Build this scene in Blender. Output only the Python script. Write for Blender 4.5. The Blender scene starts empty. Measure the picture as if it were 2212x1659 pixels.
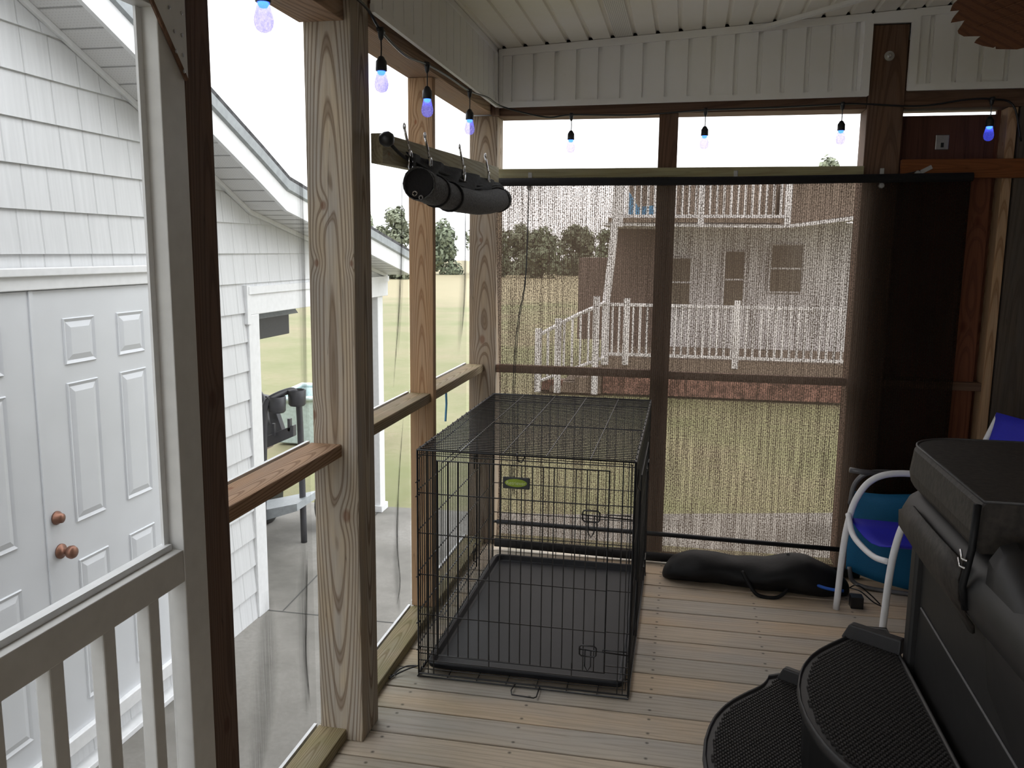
import bpy, bmesh, math, random
from mathutils import Vector, Matrix, noise
C = bpy.context.scene.collection
S = bpy.context.scene
R = math.radians
# ------------------------------------------------------------------ camera, sky, exposure
cam = bpy.data.objects.new('camera', bpy.data.cameras.new('camera')); C.objects.link(cam)
p_, y_, r_ = R(-8.846), R(-11.321), R(.598)
F = Vector((math.sin(y_)*math.cos(p_), math.cos(y_)*math.cos(p_), math.sin(p_)))
RT = Vector((math.cos(y_), -math.sin(y_), 0)); UP = RT.cross(F)
a_ = RT*math.cos(r_) + UP*math.sin(r_); b_ = -RT*math.sin(r_) + UP*math.cos(r_)
mt = Matrix((a_, b_, -F)).transposed().to_4x4(); mt.translation = (0, 0, 1.5)
cam.matrix_world = mt
cam.data.sensor_width = 36; cam.data.lens = 36*1850/2212; cam.data.clip_start = .02; cam.data.clip_end = 600
S.camera = cam
w = bpy.data.worlds.new('world'); S.world = w; w.use_nodes = True
bg = w.node_tree.nodes['Background']; # overcast sky, brighter overhead than at the horizon
_t = w.node_tree; _g = _t.nodes.new('ShaderNodeTexCoord'); _s = _t.nodes.new('ShaderNodeSeparateXYZ'); _m = _t.nodes.new('ShaderNodeMapRange')
_t.links.new(_g.outputs['Generated'], _s.inputs[0]); _t.links.new(_s.outputs[2], _m.inputs[0])
_m.inputs[1].default_value = 0; _m.inputs[2].default_value = 1; _m.inputs[3].default_value = 2.1; _m.inputs[4].default_value = 4.0
_t.links.new(_m.outputs[0], bg.inputs[1]); bg.inputs[0].default_value = (.96, .98, 1, 1)
S.view_settings.view_transform = 'Standard'; S.view_settings.look = 'None'
S.view_settings.gamma = 1; S.view_settings.use_curve_mapping = False
S.view_settings.exposure = 0.22
S.cycles.max_bounces = 10; S.cycles.diffuse_bounces = 6; S.cycles.transparent_max_bounces = 24
S.cycles.sample_clamp_indirect = 6

# ------------------------------------------------------------------ materials
def new_mat(name):
    m = bpy.data.materials.new(name); m.use_nodes = True
    nt = m.node_tree; return m, nt, nt.nodes['Principled BSDF']
class N:
    """terse node helper"""
    def __init__(s, nt): s.nt = nt
    def __call__(s, kind, ins=None, **props):
        n = s.nt.nodes.new('ShaderNode' + kind)
        for k, v in props.items(): setattr(n, k, v)
        for k, v in (ins or {}).items():
            if isinstance(v, bpy.types.NodeSocket): s.nt.links.new(v, n.inputs[k])
            else: n.inputs[k].default_value = v
        return n
    def math(s, op, a, b=0.0, c=0.0):
        return s('Math', {0: a, 1: b, 2: c}, operation=op).outputs[0]
    def ramp(s, f, stops):
        n = s('ValToRGB', {0: f}); e = n.color_ramp.elements
        while len(e) < len(stops): e.new(.5)
        for x, (p, c) in zip(e, stops): x.position = p; x.color = (*c, 1) if len(c) == 3 else c
        return n.outputs[0]
    def mix(s, f, a, b, mode='MIX'):
        n = s('Mix', data_type='RGBA', blend_type=mode)
        for k, v in ((0, f), (6, a), (7, b)):
            if isinstance(v, bpy.types.NodeSocket): s.nt.links.new(v, n.inputs[k])
            else: n.inputs[k].default_value = v if k == 0 else (*v, 1)
        return n.outputs[2]
    def link(s, a, b): s.nt.links.new(a, b)

def plain(name, col, rough=.6, metal=0, noise_amt=.08, nscale=30, bump=0, spec=.5):
    m, nt, b = new_mat(name); n = N(nt)
    tc = n('TexCoord').outputs['Object']
    t = n('TexNoise', {0: tc, 'Scale': nscale, 'Detail': 4}).outputs[0]
    d = tuple(max(0, c*(1-noise_amt*2)) for c in col); l = tuple(min(1, c*(1+noise_amt)) for c in col)
    n.link(n.ramp(t, [(.3, d), (.7, l)]), b.inputs['Base Color'])
    b.inputs['Roughness'].default_value = rough; b.inputs['Metallic'].default_value = metal
    b.inputs['Specular IOR Level'].default_value = spec
    if bump: n.link(n('Bump', {'Height': t, 'Strength': bump, 'Distance': .004}).outputs[0], b.inputs['Normal'])
    return m

def wood(name, light, dark, axis=2, center=(0, .13, 1), freq=150, squash=.05, knots=(), algae=0, grey=.4, rough=.8, contrast=1.0, warp=1.0):
    """flat-sawn weathered timber: elliptical growth rings cut by the board faces, knots that push the rings aside"""
    m, nt, b = new_mat(name); n = N(nt)
    tc = n('TexCoord').outputs['Object']; rnd = n('ObjectInfo').outputs['Random']
    sc = [1, 1, 1]; sc[axis] = squash
    v = n('VectorMath', {0: tc, 1: center}, operation='SUBTRACT').outputs[0]
    v = n('VectorMath', {0: v, 1: sc}, operation='MULTIPLY').outputs[0]
    off = n('CombineXYZ', {axis: n.math('MULTIPLY', rnd, .06)}).outputs[0]
    v = n('VectorMath', {0: v, 1: off}, operation='ADD').outputs[0]
    ln = n('VectorMath', {0: v}, operation='LENGTH').outputs['Value']
    ls = [7, 7, 7]; ls[axis] = 1.3
    lv = n('VectorMath', {0: tc, 1: ls}, operation='MULTIPLY').outputs[0]
    lv = n('VectorMath', {0: lv, 1: n('CombineXYZ', {0: n.math('MULTIPLY', rnd, 37)}).outputs[0]}, operation='ADD').outputs[0]
    low = n('TexNoise', {0: lv, 'Scale': 1.0, 'Detail': 2}).outputs[0]
    ph = n.math('ADD', n.math('MULTIPLY', ln, freq), n.math('MULTIPLY', low, 9*warp))
    kmask = None
    for kp, kr in knots:
        ks = [1, 1, 1]; ks[axis] = .62
        kv = n('VectorMath', {0: n('VectorMath', {0: tc, 1: kp}, operation='SUBTRACT').outputs[0], 1: ks}, operation='MULTIPLY').outputs[0]
        d = n('VectorMath', {0: kv}, operation='LENGTH').outputs['Value']
        g = n.math('POWER', 2.718, n.math('MULTIPLY', n.math('MULTIPLY', d, d), -1/(kr*kr*3.5)))
        ph = n.math('ADD', ph, n.math('MULTIPLY', g, 9))
        k = n.ramp(n.math('DIVIDE', d, kr), [(.42, (1, 1, 1)), (.8, (0, 0, 0))])
        kmask = k if kmask is None else n.math('MAXIMUM', kmask, k)
    s = n.math('SINE', ph)
    ring = n.ramp(n.math('MULTIPLY_ADD', s, .5, .5), [(0, (0, 0, 0)), (.68, (.12,)*3), (.93, (1, 1, 1)), (1, (.7,)*3)])
    fs = [160, 160, 160]; fs[axis] = 5
    fine = n('TexNoise', {0: n('VectorMath', {0: tc, 1: fs}, operation='MULTIPLY').outputs[0], 'Scale': 1.0, 'Detail': 5}).outputs[0]
    ms = [9, 9, 9]; ms[axis] = 2
    big = n('TexNoise', {0: n('VectorMath', {0: lv, 1: (3, 3, 3)}, operation='MULTIPLY').outputs[0], 'Scale': 1.0, 'Detail': 4}).outputs[0]
    gr = sum(light)/3
    lg = tuple(c*(1-grey)+gr*grey*.95 for c in light)
    base = n.mix(n.ramp(big, [(.35, (0, 0, 0)), (.65, (1, 1, 1))]), light, lg)
    col = n.mix(n.math('MULTIPLY', ring, .8*contrast), base, dark)
    col = n.mix(n.ramp(fine, [(.3, (.45,)*3), (.55, (0, 0, 0))]), col, tuple(c*.55 for c in light))
    crack = n.ramp(n('TexNoise', {0: n('VectorMath', {0: lv, 1: (6, 6, .5) if axis == 2 else (.5, 6, 6) if axis == 0 else (6, .5, 6)}, operation='MULTIPLY').outputs[0], 'Scale': 1.0, 'Detail': 1}).outputs[0], [(.495, (0, 0, 0)), (.5, (.8,)*3), (.505, (0, 0, 0))])
    col = n.mix(n.math('MULTIPLY', crack, .55), col, tuple(c*.3 for c in dark))
    if algae:
        al = n('TexNoise', {0: tc, 'Scale': 6.0, 'Detail': 6}).outputs[0]
        col = n.mix(n.ramp(al, [(.36, (0, 0, 0)), (.66, (algae,)*3)]), col, (.16, .17, .055))
    if kmask is not None:
        col = n.mix(n.math('MULTIPLY', kmask, .6), col, (dark[0]*1.15, dark[1]*.72, dark[2]*.6))
    n.link(col, b.inputs['Base Color']); b.inputs['Roughness'].default_value = rough
    b.inputs['Specular IOR Level'].default_value = .25
    h = n.math('SUBTRACT', n.math('MULTIPLY', fine, .6), n.math('MULTIPLY', ring, .5))
    n.link(n('Bump', {'Height': h, 'Strength': .35, 'Distance': .003}).outputs[0], b.inputs['Normal'])
    return m

GREYL, GREYD = (.40, .31, .215), (.135, .082, .048)
BRNL, BRND = (.17, .095, .06), (.06, .032, .02)
M = {}
M['post'] = wood('weathered_pine_post', (.47, .385, .28), (.13, .08, .047), 2, (.0, .01, 1.18), 1350, .055,
                 [((-.02, -.07, 1.62), .013), ((-.045, -.07, 1.46), .011), ((.03, -.07, .72), .02), ((.06, -.07, 1.46), .009), ((-.065, -.07, 1.02), .014)], grey=.55, warp=.3)
M['postb'] = wood('weathered_pine_corner', (.42, .32, .22), (.15, .09, .052), 2, (.01, .015, .85), 1500, .05, [((.0, -.07, 1.06), .022), ((-.01, -.07, 1.55), .012)], grey=.4, warp=.45)
M['stud_warm'] = wood('warm_pine_stud', (.50, .32, .18), (.26, .13, .06), 2, (.0, .03, .9), 1900, .045, [((-.02, -.02, 1.98), .009)], grey=.15, warp=.4)
M['brown_z'] = wood('brown_stained_timber', BRNL, BRND, 2, (.03, .05, .8), 900, .04, grey=.2, contrast=.7)
M['dark_z'] = wood('dark_brown_stud_wood', (.15, .092, .066), (.05, .028, .02), 2, (.02, .02, .8), 900, .04, [((0.044, 0, 1.2), .02), ((0.044, 0, .5), .018)], grey=.2, contrast=.7)
M['brown_y'] = wood('brown_timber_long', (.42, .27, .17), BRND, 1, (.1, 1, .05), 900, .05, grey=.25, contrast=.6)
M['brown_x'] = wood('brown_timber_cross', BRNL, BRND, 0, (.6, .1, .05), 900, .05, grey=.2, contrast=.6)
M['rail_y'] = wood('weathered_rail', (.37, .27, .17), (.15, .09, .05), 1, (0, .6, .03), 1500, .04, [((-.03, .35, 0), .012)], algae=.35, grey=.35)
M['rail_brown'] = wood('warm_brown_rail', (.40, .25, .15), (.16, .085, .045), 1, (.02, .3, .03), 1300, .05, [((-.02, .22, 0.02), .013)], grey=.2)
M['sill_y'] = wood('mossy_sill', (.35, .28, .17), (.15, .1, .05), 1, (0, .4, .03), 1300, .04, algae=.5, grey=.35)
M['sill_x'] = wood('mossy_end_sill', (.30, .26, .15), (.12, .1, .05), 0, (.3, 0, .03), 1300, .05, algae=.8, grey=.3)
M['yellow_x'] = wood('treated_yellow_pine', (.40, .36, .20), (.26, .20, .10), 0, (.9, -.05, .03), 700, .04, grey=.2, contrast=.45)
M['yellow_y'] = wood('treated_yellow_pine_left', (.42, .37, .23), (.24, .18, .10), 1, (.05, .9, .05), 700, .04, [((.02, .05, .03), .01)], grey=.3, contrast=.5)
M['orange_x'] = wood('orange_cedar_rail', (.22, .075, .025), (.10, .035, .014), 0, (.3, 0, .05), 800, .05, grey=0, contrast=.5)
M['orange_z'] = wood('reddish_cedar_board', (.17, .06, .03), (.06, .022, .014), 2, (0, .05, .8), 900, .05, [((0, 0, 1.65), .025), ((-.02, 0, 1.18), .028)], grey=.05, contrast=.6)
M['ply'] = wood('reddish_plywood', (.12, .05, .035), (.06, .025, .016), 2, (.2, .5, 2.2), 300, .12, grey=.05, contrast=.6)
M['greyb'] = wood('grey_old_board', (.11, .085, .065), (.06, .04, .03), 2, (0, .05, .8), 900, .05, grey=.4, contrast=.5)

def deck_mat():
    m, nt, b = new_mat('weathered_deck_boards'); n = N(nt)
    tc = n('TexCoord').outputs['Object']; sp = n('SeparateXYZ', {0: tc})
    bi = n.math('FLOOR', n.math('DIVIDE', n.math('SUBTRACT', sp.outputs[1], .123), .1405))
    wn = n('TexWhiteNoise', {'W': bi}, noise_dimensions='1D'); rv = wn.outputs[0]; rc = wn.outputs[1]
    v = n('VectorMath', {0: tc, 1: (.11, 1, 1)}, operation='MULTIPLY').outputs[0]
    v = n('VectorMath', {0: v, 1: n('VectorMath', {0: rc, 1: (3, 0, 9)}, operation='MULTIPLY').outputs[0]}, operation='ADD').outputs[0]
    low = n('TexNoise', {0: n('VectorMath', {0: v, 1: (9, 12, 1)}, operation='MULTIPLY').outputs[0], 'Scale': 1.0, 'Detail': 2}).outputs[0]
    yb = n.math('SUBTRACT', n.math('FRACT', n.math('DIVIDE', n.math('SUBTRACT', sp.outputs[1], .123), .1405)), .5)
    ph = n.math('ADD', n.math('MULTIPLY', n.math('ABSOLUTE', n.math('ADD', yb, n.math('SUBTRACT', rv, .5))), 40), n.math('MULTIPLY', low, 26))
    ring = n.ramp(n.math('MULTIPLY_ADD', n.math('SINE', ph), .5, .5), [(0, (0, 0, 0)), (.6, (.15,)*3), (1, (1, 1, 1))])
    fine = n('TexNoise', {0: n('VectorMath', {0: tc, 1: (7, 190, 60)}, operation='MULTIPLY').outputs[0], 'Scale': 1.0, 'Detail': 5}).outputs[0]
    base = n.ramp(rv, [(0, (.52, .46, .38)), (.25, (.66, .51, .36)), (.45, (.55, .49, .41)), (.7, (.68, .51, .34)), (1, (.60, .51, .40))])
    patch = n('TexNoise', {0: n('VectorMath', {0: tc, 1: (1.6, 5, 1)}, operation='MULTIPLY').outputs[0], 'Scale': 1.0, 'Detail': 5}).outputs[0]
    col = n.mix(n.ramp(patch, [(.42, (0, 0, 0)), (.68, (.65,)*3)]), base, (.44, .43, .41))
    col = n.mix(n.math('MULTIPLY', ring, .22), col, (.17, .11, .065))
    col = n.mix(n.ramp(fine, [(.28, (.5,)*3), (.46, (0, 0, 0))]), col, (.25, .20, .15))
    # screw heads in pairs over each joist
    jx = n.math('ABSOLUTE', n.math('SUBTRACT', n.math('MULTIPLY', n.math('FRACT', n.math('DIVIDE', n.math('ADD', sp.outputs[0], .26), .405)), .405), .2))
    jy = n.math('ABSOLUTE', n.math('SUBTRACT', n.math('ABSOLUTE', n.math('MULTIPLY', yb, .1405)), .042))
    dd = n.math('SQRT', n.math('ADD', n.math('MULTIPLY', jx, jx), n.math('MULTIPLY', jy, jy)))
    col = n.mix(n.ramp(dd, [(.003, (.9,)*3), (.0055, (0, 0, 0))]), col, (.03, .025, .02))
    # green algae near the screened left edge
    al = n('TexNoise', {0: tc, 'Scale': 4.0, 'Detail': 6}).outputs[0]
    edge = n('MapRange', {0: sp.outputs[0], 1: -1.05, 2: -.45, 3: .55, 4: 0}).outputs[0]
    col = n.mix(n.math('MULTIPLY', n.ramp(al, [(.35, (0, 0, 0)), (.65, (1, 1, 1))]), edge), col, (.17, .18, .085))
    n.link(col, b.inputs['Base Color']); b.inputs['Roughness'].default_value = .62; b.inputs['Specular IOR Level'].default_value = .35
    n.link(n('Bump', {'Height': n.math('SUBTRACT', fine, n.math('MULTIPLY', ring, .5)), 'Strength': .3, 'Distance': .003}).outputs[0], b.inputs['Normal'])
    return m
M['deck'] = deck_mat()
def siding_mat():
    m, nt, b = new_mat('white_shake_siding'); n = N(nt)
    tc = n('TexCoord').outputs['Object']; sp = n('SeparateXYZ', {0: tc})
    row = n.math('FLOOR', n.math('DIVIDE', sp.outputs[2], .182))
    wn = n('TexWhiteNoise', {'W': row}, noise_dimensions='1D').outputs[0]
    yy = n.math('ADD', n.math('DIVIDE', sp.outputs[1], .155), n.math('MULTIPLY', wn, 7.3))
    cell = n.math('FLOOR', yy)
    jit = n('TexWhiteNoise', {0: n('CombineXYZ', {0: cell, 1: row}).outputs[0]}, noise_dimensions='3D').outputs[0]
    d = n.math('ABSOLUTE', n.math('SUBTRACT', n.math('FRACT', yy), n.math('MULTIPLY_ADD', jit, .4, .3)))
    slot = n.ramp(d, [(.012, (1, 1, 1)), (.035, (0, 0, 0))])
    g = n('TexNoise', {0: n('VectorMath', {0: tc, 1: (1, 60, 3)}, operation='MULTIPLY').outputs[0], 'Scale': 1.0, 'Detail': 4}).outputs[0]
    col = n.mix(n.math('MULTIPLY', slot, .5), n.ramp(g, [(.3, (.60, .61, .62)), (.7, (.67, .68, .69))]), (.42, .43, .44))
    n.link(col, b.inputs['Base Color']); b.inputs['Roughness'].default_value = .5
    n.link(n('Bump', {'Height': n.math('SUBTRACT', n.math('MULTIPLY', g, .3), slot), 'Strength': .5, 'Distance': .004}).outputs[0], b.inputs['Normal'])
    return m
M['siding'] = siding_mat()
def perforated(name, col, pitch, rad, depthcol=(.3, .3, .3), lim=None):
    m, nt, b = new_mat(name); n = N(nt)
    tc = n('TexCoord').outputs['Object']; sp = n('SeparateXYZ', {0: tc})
    fx = n.math('SUBTRACT', n.math('FRACT', n.math('DIVIDE', sp.outputs[0], pitch)), .5)
    fy = n.math('SUBTRACT', n.math('FRACT', n.math('DIVIDE', sp.outputs[1], pitch)), .5)
    d = n.math('SQRT', n.math('ADD', n.math('MULTIPLY', fx, fx), n.math('MULTIPLY', fy, fy)))
    f = n.ramp(d, [(rad, (1, 1, 1)), (rad+.06, (0, 0, 0))])
    n.link(n.mix(f, col, depthcol), b.inputs['Base Color']); b.inputs['Roughness'].default_value = .5
    return m
def vinyl_mat(name, col):
    m, nt, b = new_mat(name); n = N(nt)
    tc = n('TexCoord').outputs['Object']
    t = n('TexNoise', {0: tc, 'Scale': 2.2, 'Detail': 6, 'Roughness': .65}).outputs[0]
    t2 = n('TexNoise', {0: tc, 'Scale': 14.0, 'Detail': 8, 'Roughness': .7}).outputs[0]
    c = n.mix(n.ramp(t, [(.4, (0, 0, 0)), (.7, (.5,)*3)]), col, (col[0]*.93, col[1]*.90, col[2]*.80))
    c = n.mix(n.ramp(t2, [(.66, (0, 0, 0)), (.8, (.5,)*3)]), c, (col[0]*.5, col[1]*.47, col[2]*.4))
    n.link(c, b.inputs['Base Color']); b.inputs['Roughness'].default_value = .45
    return m
M['vinyl'] = vinyl_mat('white_vinyl_panel', (.86, .86, .87))
M['ceilvinyl'] = vinyl_mat('dingy_white_ceiling_vinyl', (.88, .86, .80))
M['vent'] = perforated('perforated_ceiling_vinyl', (.80, .78, .72), .0075, .22, (.22, .21, .19))
M['soffit'] = perforated('perforated_soffit_vinyl', (.66, .66, .66), .016, .12, (.5, .5, .5))
M['white'] = plain('white_paint', (.78, .79, .80), .4, noise_amt=.03)
M['doorwhite'] = plain('white_door_paint', (.66, .68, .71), .35, noise_amt=.02, nscale=5)
M['framegrey'] = plain('white_screen_door_paint', (.62, .62, .61), .4, noise_amt=.03)
M['black'] = plain('black_coated_wire', (.012, .012, .014), .35)
M['blackplastic'] = plain('black_plastic', (.018, .019, .022), .42, bump=.15, nscale=400)
M['traymat'] = plain('black_textured_tray', (.010, .011, .015), .42, bump=.3, nscale=500, spec=.35)
M['rubber'] = plain('dark_grey_step_plastic', (.022, .021, .022), .45, bump=.1, nscale=300)
M['tread'] = plain('dark_step_tread', (.019, .016, .015), .55, bump=.1, nscale=300)
M['cloth_black'] = plain('black_nylon_cloth', (.006, .006, .007), .55, bump=.2, nscale=60, spec=.25)
M['cover'] = plain('dark_brown_vinyl_cover', (.032, .026, .022), .6, noise_amt=.3, nscale=60, bump=.35)
M['cabinet'] = plain('charcoal_tub_cabinet', (.014, .013, .013), .5, bump=.1)
M['shell'] = plain('black_acrylic_shell', (.014, .013, .014), .5)
M['seam'] = plain('grey_piping', (.07, .067, .07), .5)
M['metal'] = plain('galvanised_steel', (.5, .5, .5), .35, metal=.9)
M['chrome'] = plain('chrome', (.75, .75, .76), .15, metal=1)
M['brass'] = plain('aged_copper_knob', (.25, .12, .08), .4, metal=.6)
M['brasshinge'] = plain('weathered_brass_hinge', (.45, .27, .14), .5, metal=.4)
M['whitemetal'] = plain('white_powder_coat', (.88, .89, .93), .35, noise_amt=.02)
M['blue'] = plain('royal_blue_sling', (.02, .022, .55), .7, bump=.1, nscale=300)
M['teal'] = plain('teal_canvas', (.0, .115, .26), .7, bump=.2, nscale=300)
M['brightblue'] = plain('bright_blue_tag', (.01, .10, .5), .6)
M['grey'] = plain('grey_metal_tube', (.16, .16, .17), .4, metal=.3)
M['bladewood'] = wood('carved_brown_blade', (.13, .05, .022), (.05, .018, .009), 0, (.3, 0, .1), 160, .1, grey=0, contrast=.7)
M['green'] = plain('lime_green_oval', (.30, .42, .03), .4)
M['badge'] = plain('dark_badge_plastic', (.03, .035, .04), .4)
M['text'] = plain('pale_green_lettering', (.62, .70, .38), .5)
M['clear'] = None
M['roof'] = plain('grey_shingle', (.12, .12, .13), .9, noise_amt=.3, nscale=40, bump=.5)
M['drip'] = plain('grey_drip_edge', (.36, .39, .41), .45)
M['cartdark'] = plain('dark_cart_frame', (.055, .056, .064), .45)
M['paleblue'] = plain('pale_aqua_plastic', (.50, .60, .60), .4)
M['tan'] = plain('tan_seat_vinyl', (.30, .24, .2), .6)
M['leaf'] = plain('dry_orange_leaf', (.35, .14, .05), .7, nscale=60, noise_amt=.3)
M['trunk'] = plain('tree_bark', (.10, .075, .05), .9, noise_amt=.3)
M['crown'] = plain('dark_green_foliage', (.18, .21, .14), .9, noise_amt=.15, nscale=1.5)
M['crown2'] = plain('olive_green_foliage', (.21, .23, .16), .9, noise_amt=.15, nscale=1.5)
M['housewhite'] = plain('white_house_siding', (.72, .72, .74), .5, noise_amt=.04)
M['housebrown'] = plain('brown_porch_screening', (.17, .125, .105), .8)
M['skirt'] = plain('brown_lattice', (.21, .165, .13), .8)
M['window_dark'] = plain('dark_window_glass', (.19, .165, .13), .15)
M['brick'] = plain('red_brick_base', (.25, .14, .11), .95, noise_amt=.3, nscale=12, bump=.8)
M['bluecanvas'] = plain('light_blue_canvas', (.08, .25, .42), .7)
M['card'] = plain('blue_tape', (.08, .25, .42), .6)

def concrete():
    m, nt, b = new_mat('stained_concrete'); n = N(nt)
    tc = n('TexCoord').outputs['Object']
    t = n('TexNoise', {0: tc, 'Scale': 1.3, 'Detail': 7, 'Roughness': .62}).outputs[0]
    t2 = n('TexNoise', {0: tc, 'Scale': 45.0, 'Detail': 4}).outputs[0]
    c = n.ramp(t, [(.33, (.13, .125, .11)), (.5, (.21, .20, .18)), (.7, (.26, .25, .23))])
    c = n.mix(n.ramp(t2, [(.35, (.35,)*3), (.6, (0, 0, 0))]), c, (.15, .14, .125))
    n.link(c, b.inputs['Base Color']); b.inputs['Roughness'].default_value = .85
    n.link(n('Bump', {'Height': t2, 'Strength': .3, 'Distance': .004}).outputs[0], b.inputs['Normal'])
    return m
M['concrete'] = concrete()
def lawn():
    m, nt, b = new_mat('dry_lawn'); n = N(nt)
    tc = n('TexCoord').outputs['Object']
    t = n('TexNoise', {0: tc, 'Scale': .35, 'Detail': 6, 'Roughness': .6}).outputs[0]
    t2 = n('TexNoise', {0: tc, 'Scale': 9.0, 'Detail': 6, 'Roughness': .75}).outputs[0]
    c = n.ramp(t, [(.35, (.155, .165, .075)), (.5, (.20, .19, .105)), (.68, (.235, .195, .125))])
    c = n.mix(n.ramp(t2, [(.35, (.5,)*3), (.62, (0, 0, 0))]), c, (.13, .14, .05))
    sy = n('SeparateXYZ', {0: tc}).outputs[1]
    c = n.mix(n.math('MULTIPLY', n('MapRange', {0: n.math('ADD', sy, n.math('MULTIPLY', t, 12)), 1: 42, 2: 50, 3: 0, 4: .8}).outputs[0], 1), c, (.27, .23, .14))
    n.link(c, b.inputs['Base Color']); b.inputs['Roughness'].default_value = .95
    return m
M['lawn'] = lawn()
def screen_mat(name, cover, col):
    m, nt, b = new_mat(name); n = N(nt)
    tc = n('TexCoord').outputs['Object']; sp = n('SeparateXYZ', {0: tc})
    t = n('TexNoise', {0: tc, 'Scale': 3.0, 'Detail': 3}).outputs[0]
    f = n.math('MULTIPLY', n('MapRange', {0: t, 3: .75, 4: 1.25}).outputs[0], cover)
    tr = n('BsdfTransparent'); b.inputs['Base Color'].default_value = (*col, 1); b.inputs['Roughness'].default_value = .7
    mx = n('MixShader', {0: f}); n.link(tr.outputs[0], mx.inputs[1]); n.link(b.outputs[0], mx.inputs[2])
    n.link(mx.outputs[0], nt.nodes['Material Output'].inputs[0])
    return m
M['screen'] = screen_mat('insect_screen_mesh', .16, (.30, .31, .32))
M['screendoor'] = screen_mat('door_insect_screen', .14, (.30, .31, .33))
def fold_mat(name, cover):
    """bunched insect mesh: several layers of thread over each other, densest down the middle of the crease"""
    m, nt, b = new_mat(name); n = N(nt)
    tc = n('TexCoord'); uv = n('SeparateXYZ', {0: tc.outputs['UV']})
    e = n.math('MULTIPLY', n.math('MULTIPLY', uv.outputs[0], n.math('SUBTRACT', 1, uv.outputs[0])), 4)
    e2 = n.math('MINIMUM', 1, n.math('MULTIPLY', n.math('MULTIPLY', uv.outputs[1], n.math('SUBTRACT', 1, uv.outputs[1])), 9))
    t = n('TexNoise', {0: n('VectorMath', {0: tc.outputs['Object'], 1: (1, 260, 4)}, operation='MULTIPLY').outputs[0], 'Scale': 1.0, 'Detail': 3}).outputs[0]
    f = n.math('MULTIPLY', n.math('MULTIPLY', n.math('POWER', e, 1.6), e2), n.math('MULTIPLY', n('MapRange', {0: t, 1: .3, 2: .7, 3: .35, 4: 1.2}).outputs[0], cover))
    b.inputs['Base Color'].default_value = (.045, .048, .05, 1); b.inputs['Roughness'].default_value = .7
    mx = n('MixShader', {0: n.math('MINIMUM', f, 1.0)}); n.link(n('BsdfTransparent').outputs[0], mx.inputs[1]); n.link(b.outputs[0], mx.inputs[2])
    n.link(mx.outputs[0], nt.nodes['Material Output'].inputs[0])
    return m
M['fold'] = fold_mat('bunched_screen_fold', .95)
M['foldsoft'] = fold_mat('soft_screen_fold', .38)
def shade_mat():
    m, nt, b = new_mat('brown_knitted_sunshade'); n = N(nt)
    tc = n('TexCoord').outputs['Object']
    sp = n('SeparateXYZ', {0: tc})
    v = n('VectorMath', {0: tc, 1: (200, 1, 130)}, operation='MULTIPLY').outputs[0]
    t = n('TexNoise', {0: v, 'Scale': 1.0, 'Detail': 2, 'Roughness': .7}).outputs[0]
    v2 = n('VectorMath', {0: tc, 1: (60, 1, 3)}, operation='MULTIPLY').outputs[0]
    t2 = n('TexNoise', {0: v2, 'Scale': 1.0, 'Detail': 3}).outputs[0]
    rib = n.math('MULTIPLY_ADD', n.math('SINE', n.math('MULTIPLY', sp.outputs[0], 2*math.pi/.0095)), .07, 0)
    f = n.math('ADD', n.math('ADD', t, n.math('MULTIPLY', n.math('SUBTRACT', t2, .5), .35)), rib)
    f = n('MapRange', {0: f, 1: .37, 2: .67, 3: 1.0, 4: .38}).outputs[0]
    b.inputs['Base Color'].default_value = (.010, .008, .006, 1); b.inputs['Roughness'].default_value = .9; b.inputs['Specular IOR Level'].default_value = .05
    tl = n('BsdfTranslucent', {0: (.045, .032, .024, 1)})
    ad = n('AddShader', {0: b.outputs[0], 1: tl.outputs[0]})
    mx = n('MixShader', {0: f, 1: n('BsdfTransparent', {0: (1, .92, .87, 1)}).outputs[0], 2: ad.outputs[0]})
    n.link(mx.outputs[0], nt.nodes['Material Output'].inputs[0])
    return m
M['shade'] = shade_mat()
M['rollcloth'] = plain('grey_black_shade_cloth', (.10, .10, .105), .85, noise_amt=.35, nscale=160, bump=.6)
M['darkcloth'] = plain('dark_shade_backing', (.012, .011, .012), .9, bump=.4, nscale=120)
def glass_bulb():
    m, nt, b = new_mat('lit_clear_bulb'); n = N(nt)
    tc = n('TexCoord').outputs['Object']
    z = n('SeparateXYZ', {0: tc}).outputs[2]
    g = n('MapRange', {0: z, 1: -.08, 2: -.05, 3: .22, 4: 1.0}).outputs[0]
    em = n('Emission', {0: (.07, .09, 1, 1), 1: n.math('MULTIPLY', g, .95)})
    t = n('TexNoise', {0: tc, 'Scale': 160.0, 'Detail': 1}).outputs[0]
    tl = n('BsdfTranslucent', {0: (.95, .88, .92, 1)})
    mx = n('MixShader', {0: n('MapRange', {0: t, 1: .4, 2: .65, 3: .18, 4: .38}).outputs[0], 1: n('BsdfTransparent', {0: (.70, .66, .70, 1)}).outputs[0], 2: tl.outputs[0]})
    ad = n('AddShader', {0: mx.outputs[0], 1: em.outputs[0]})
    n.link(ad.outputs[0], nt.nodes['Material Output'].inputs[0]); return m
M['bulb'] = glass_bulb()
def emit(name, col, s):
    m, nt, b = new_mat(name); b.inputs['Base Color'].default_value = (*col, 1)
    b.inputs['Emission Color'].default_value = (*col, 1); b.inputs['Emission Strength'].default_value = s; return m
M['led'] = emit('blue_led_core', (.06, .35, 1), 2.0)
def clearp():
    m, nt, b = new_mat('clear_plastic_clip'); n = N(nt)
    b.inputs['Base Color'].default_value = (.6, .6, .6, 1); b.inputs['Roughness'].default_value = .25
    mx = n('MixShader', {0: .55, 1: n('BsdfTransparent').outputs[0], 2: b.outputs[0]})
    n.link(mx.outputs[0], nt.nodes['Material Output'].inputs[0]); return m
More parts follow.
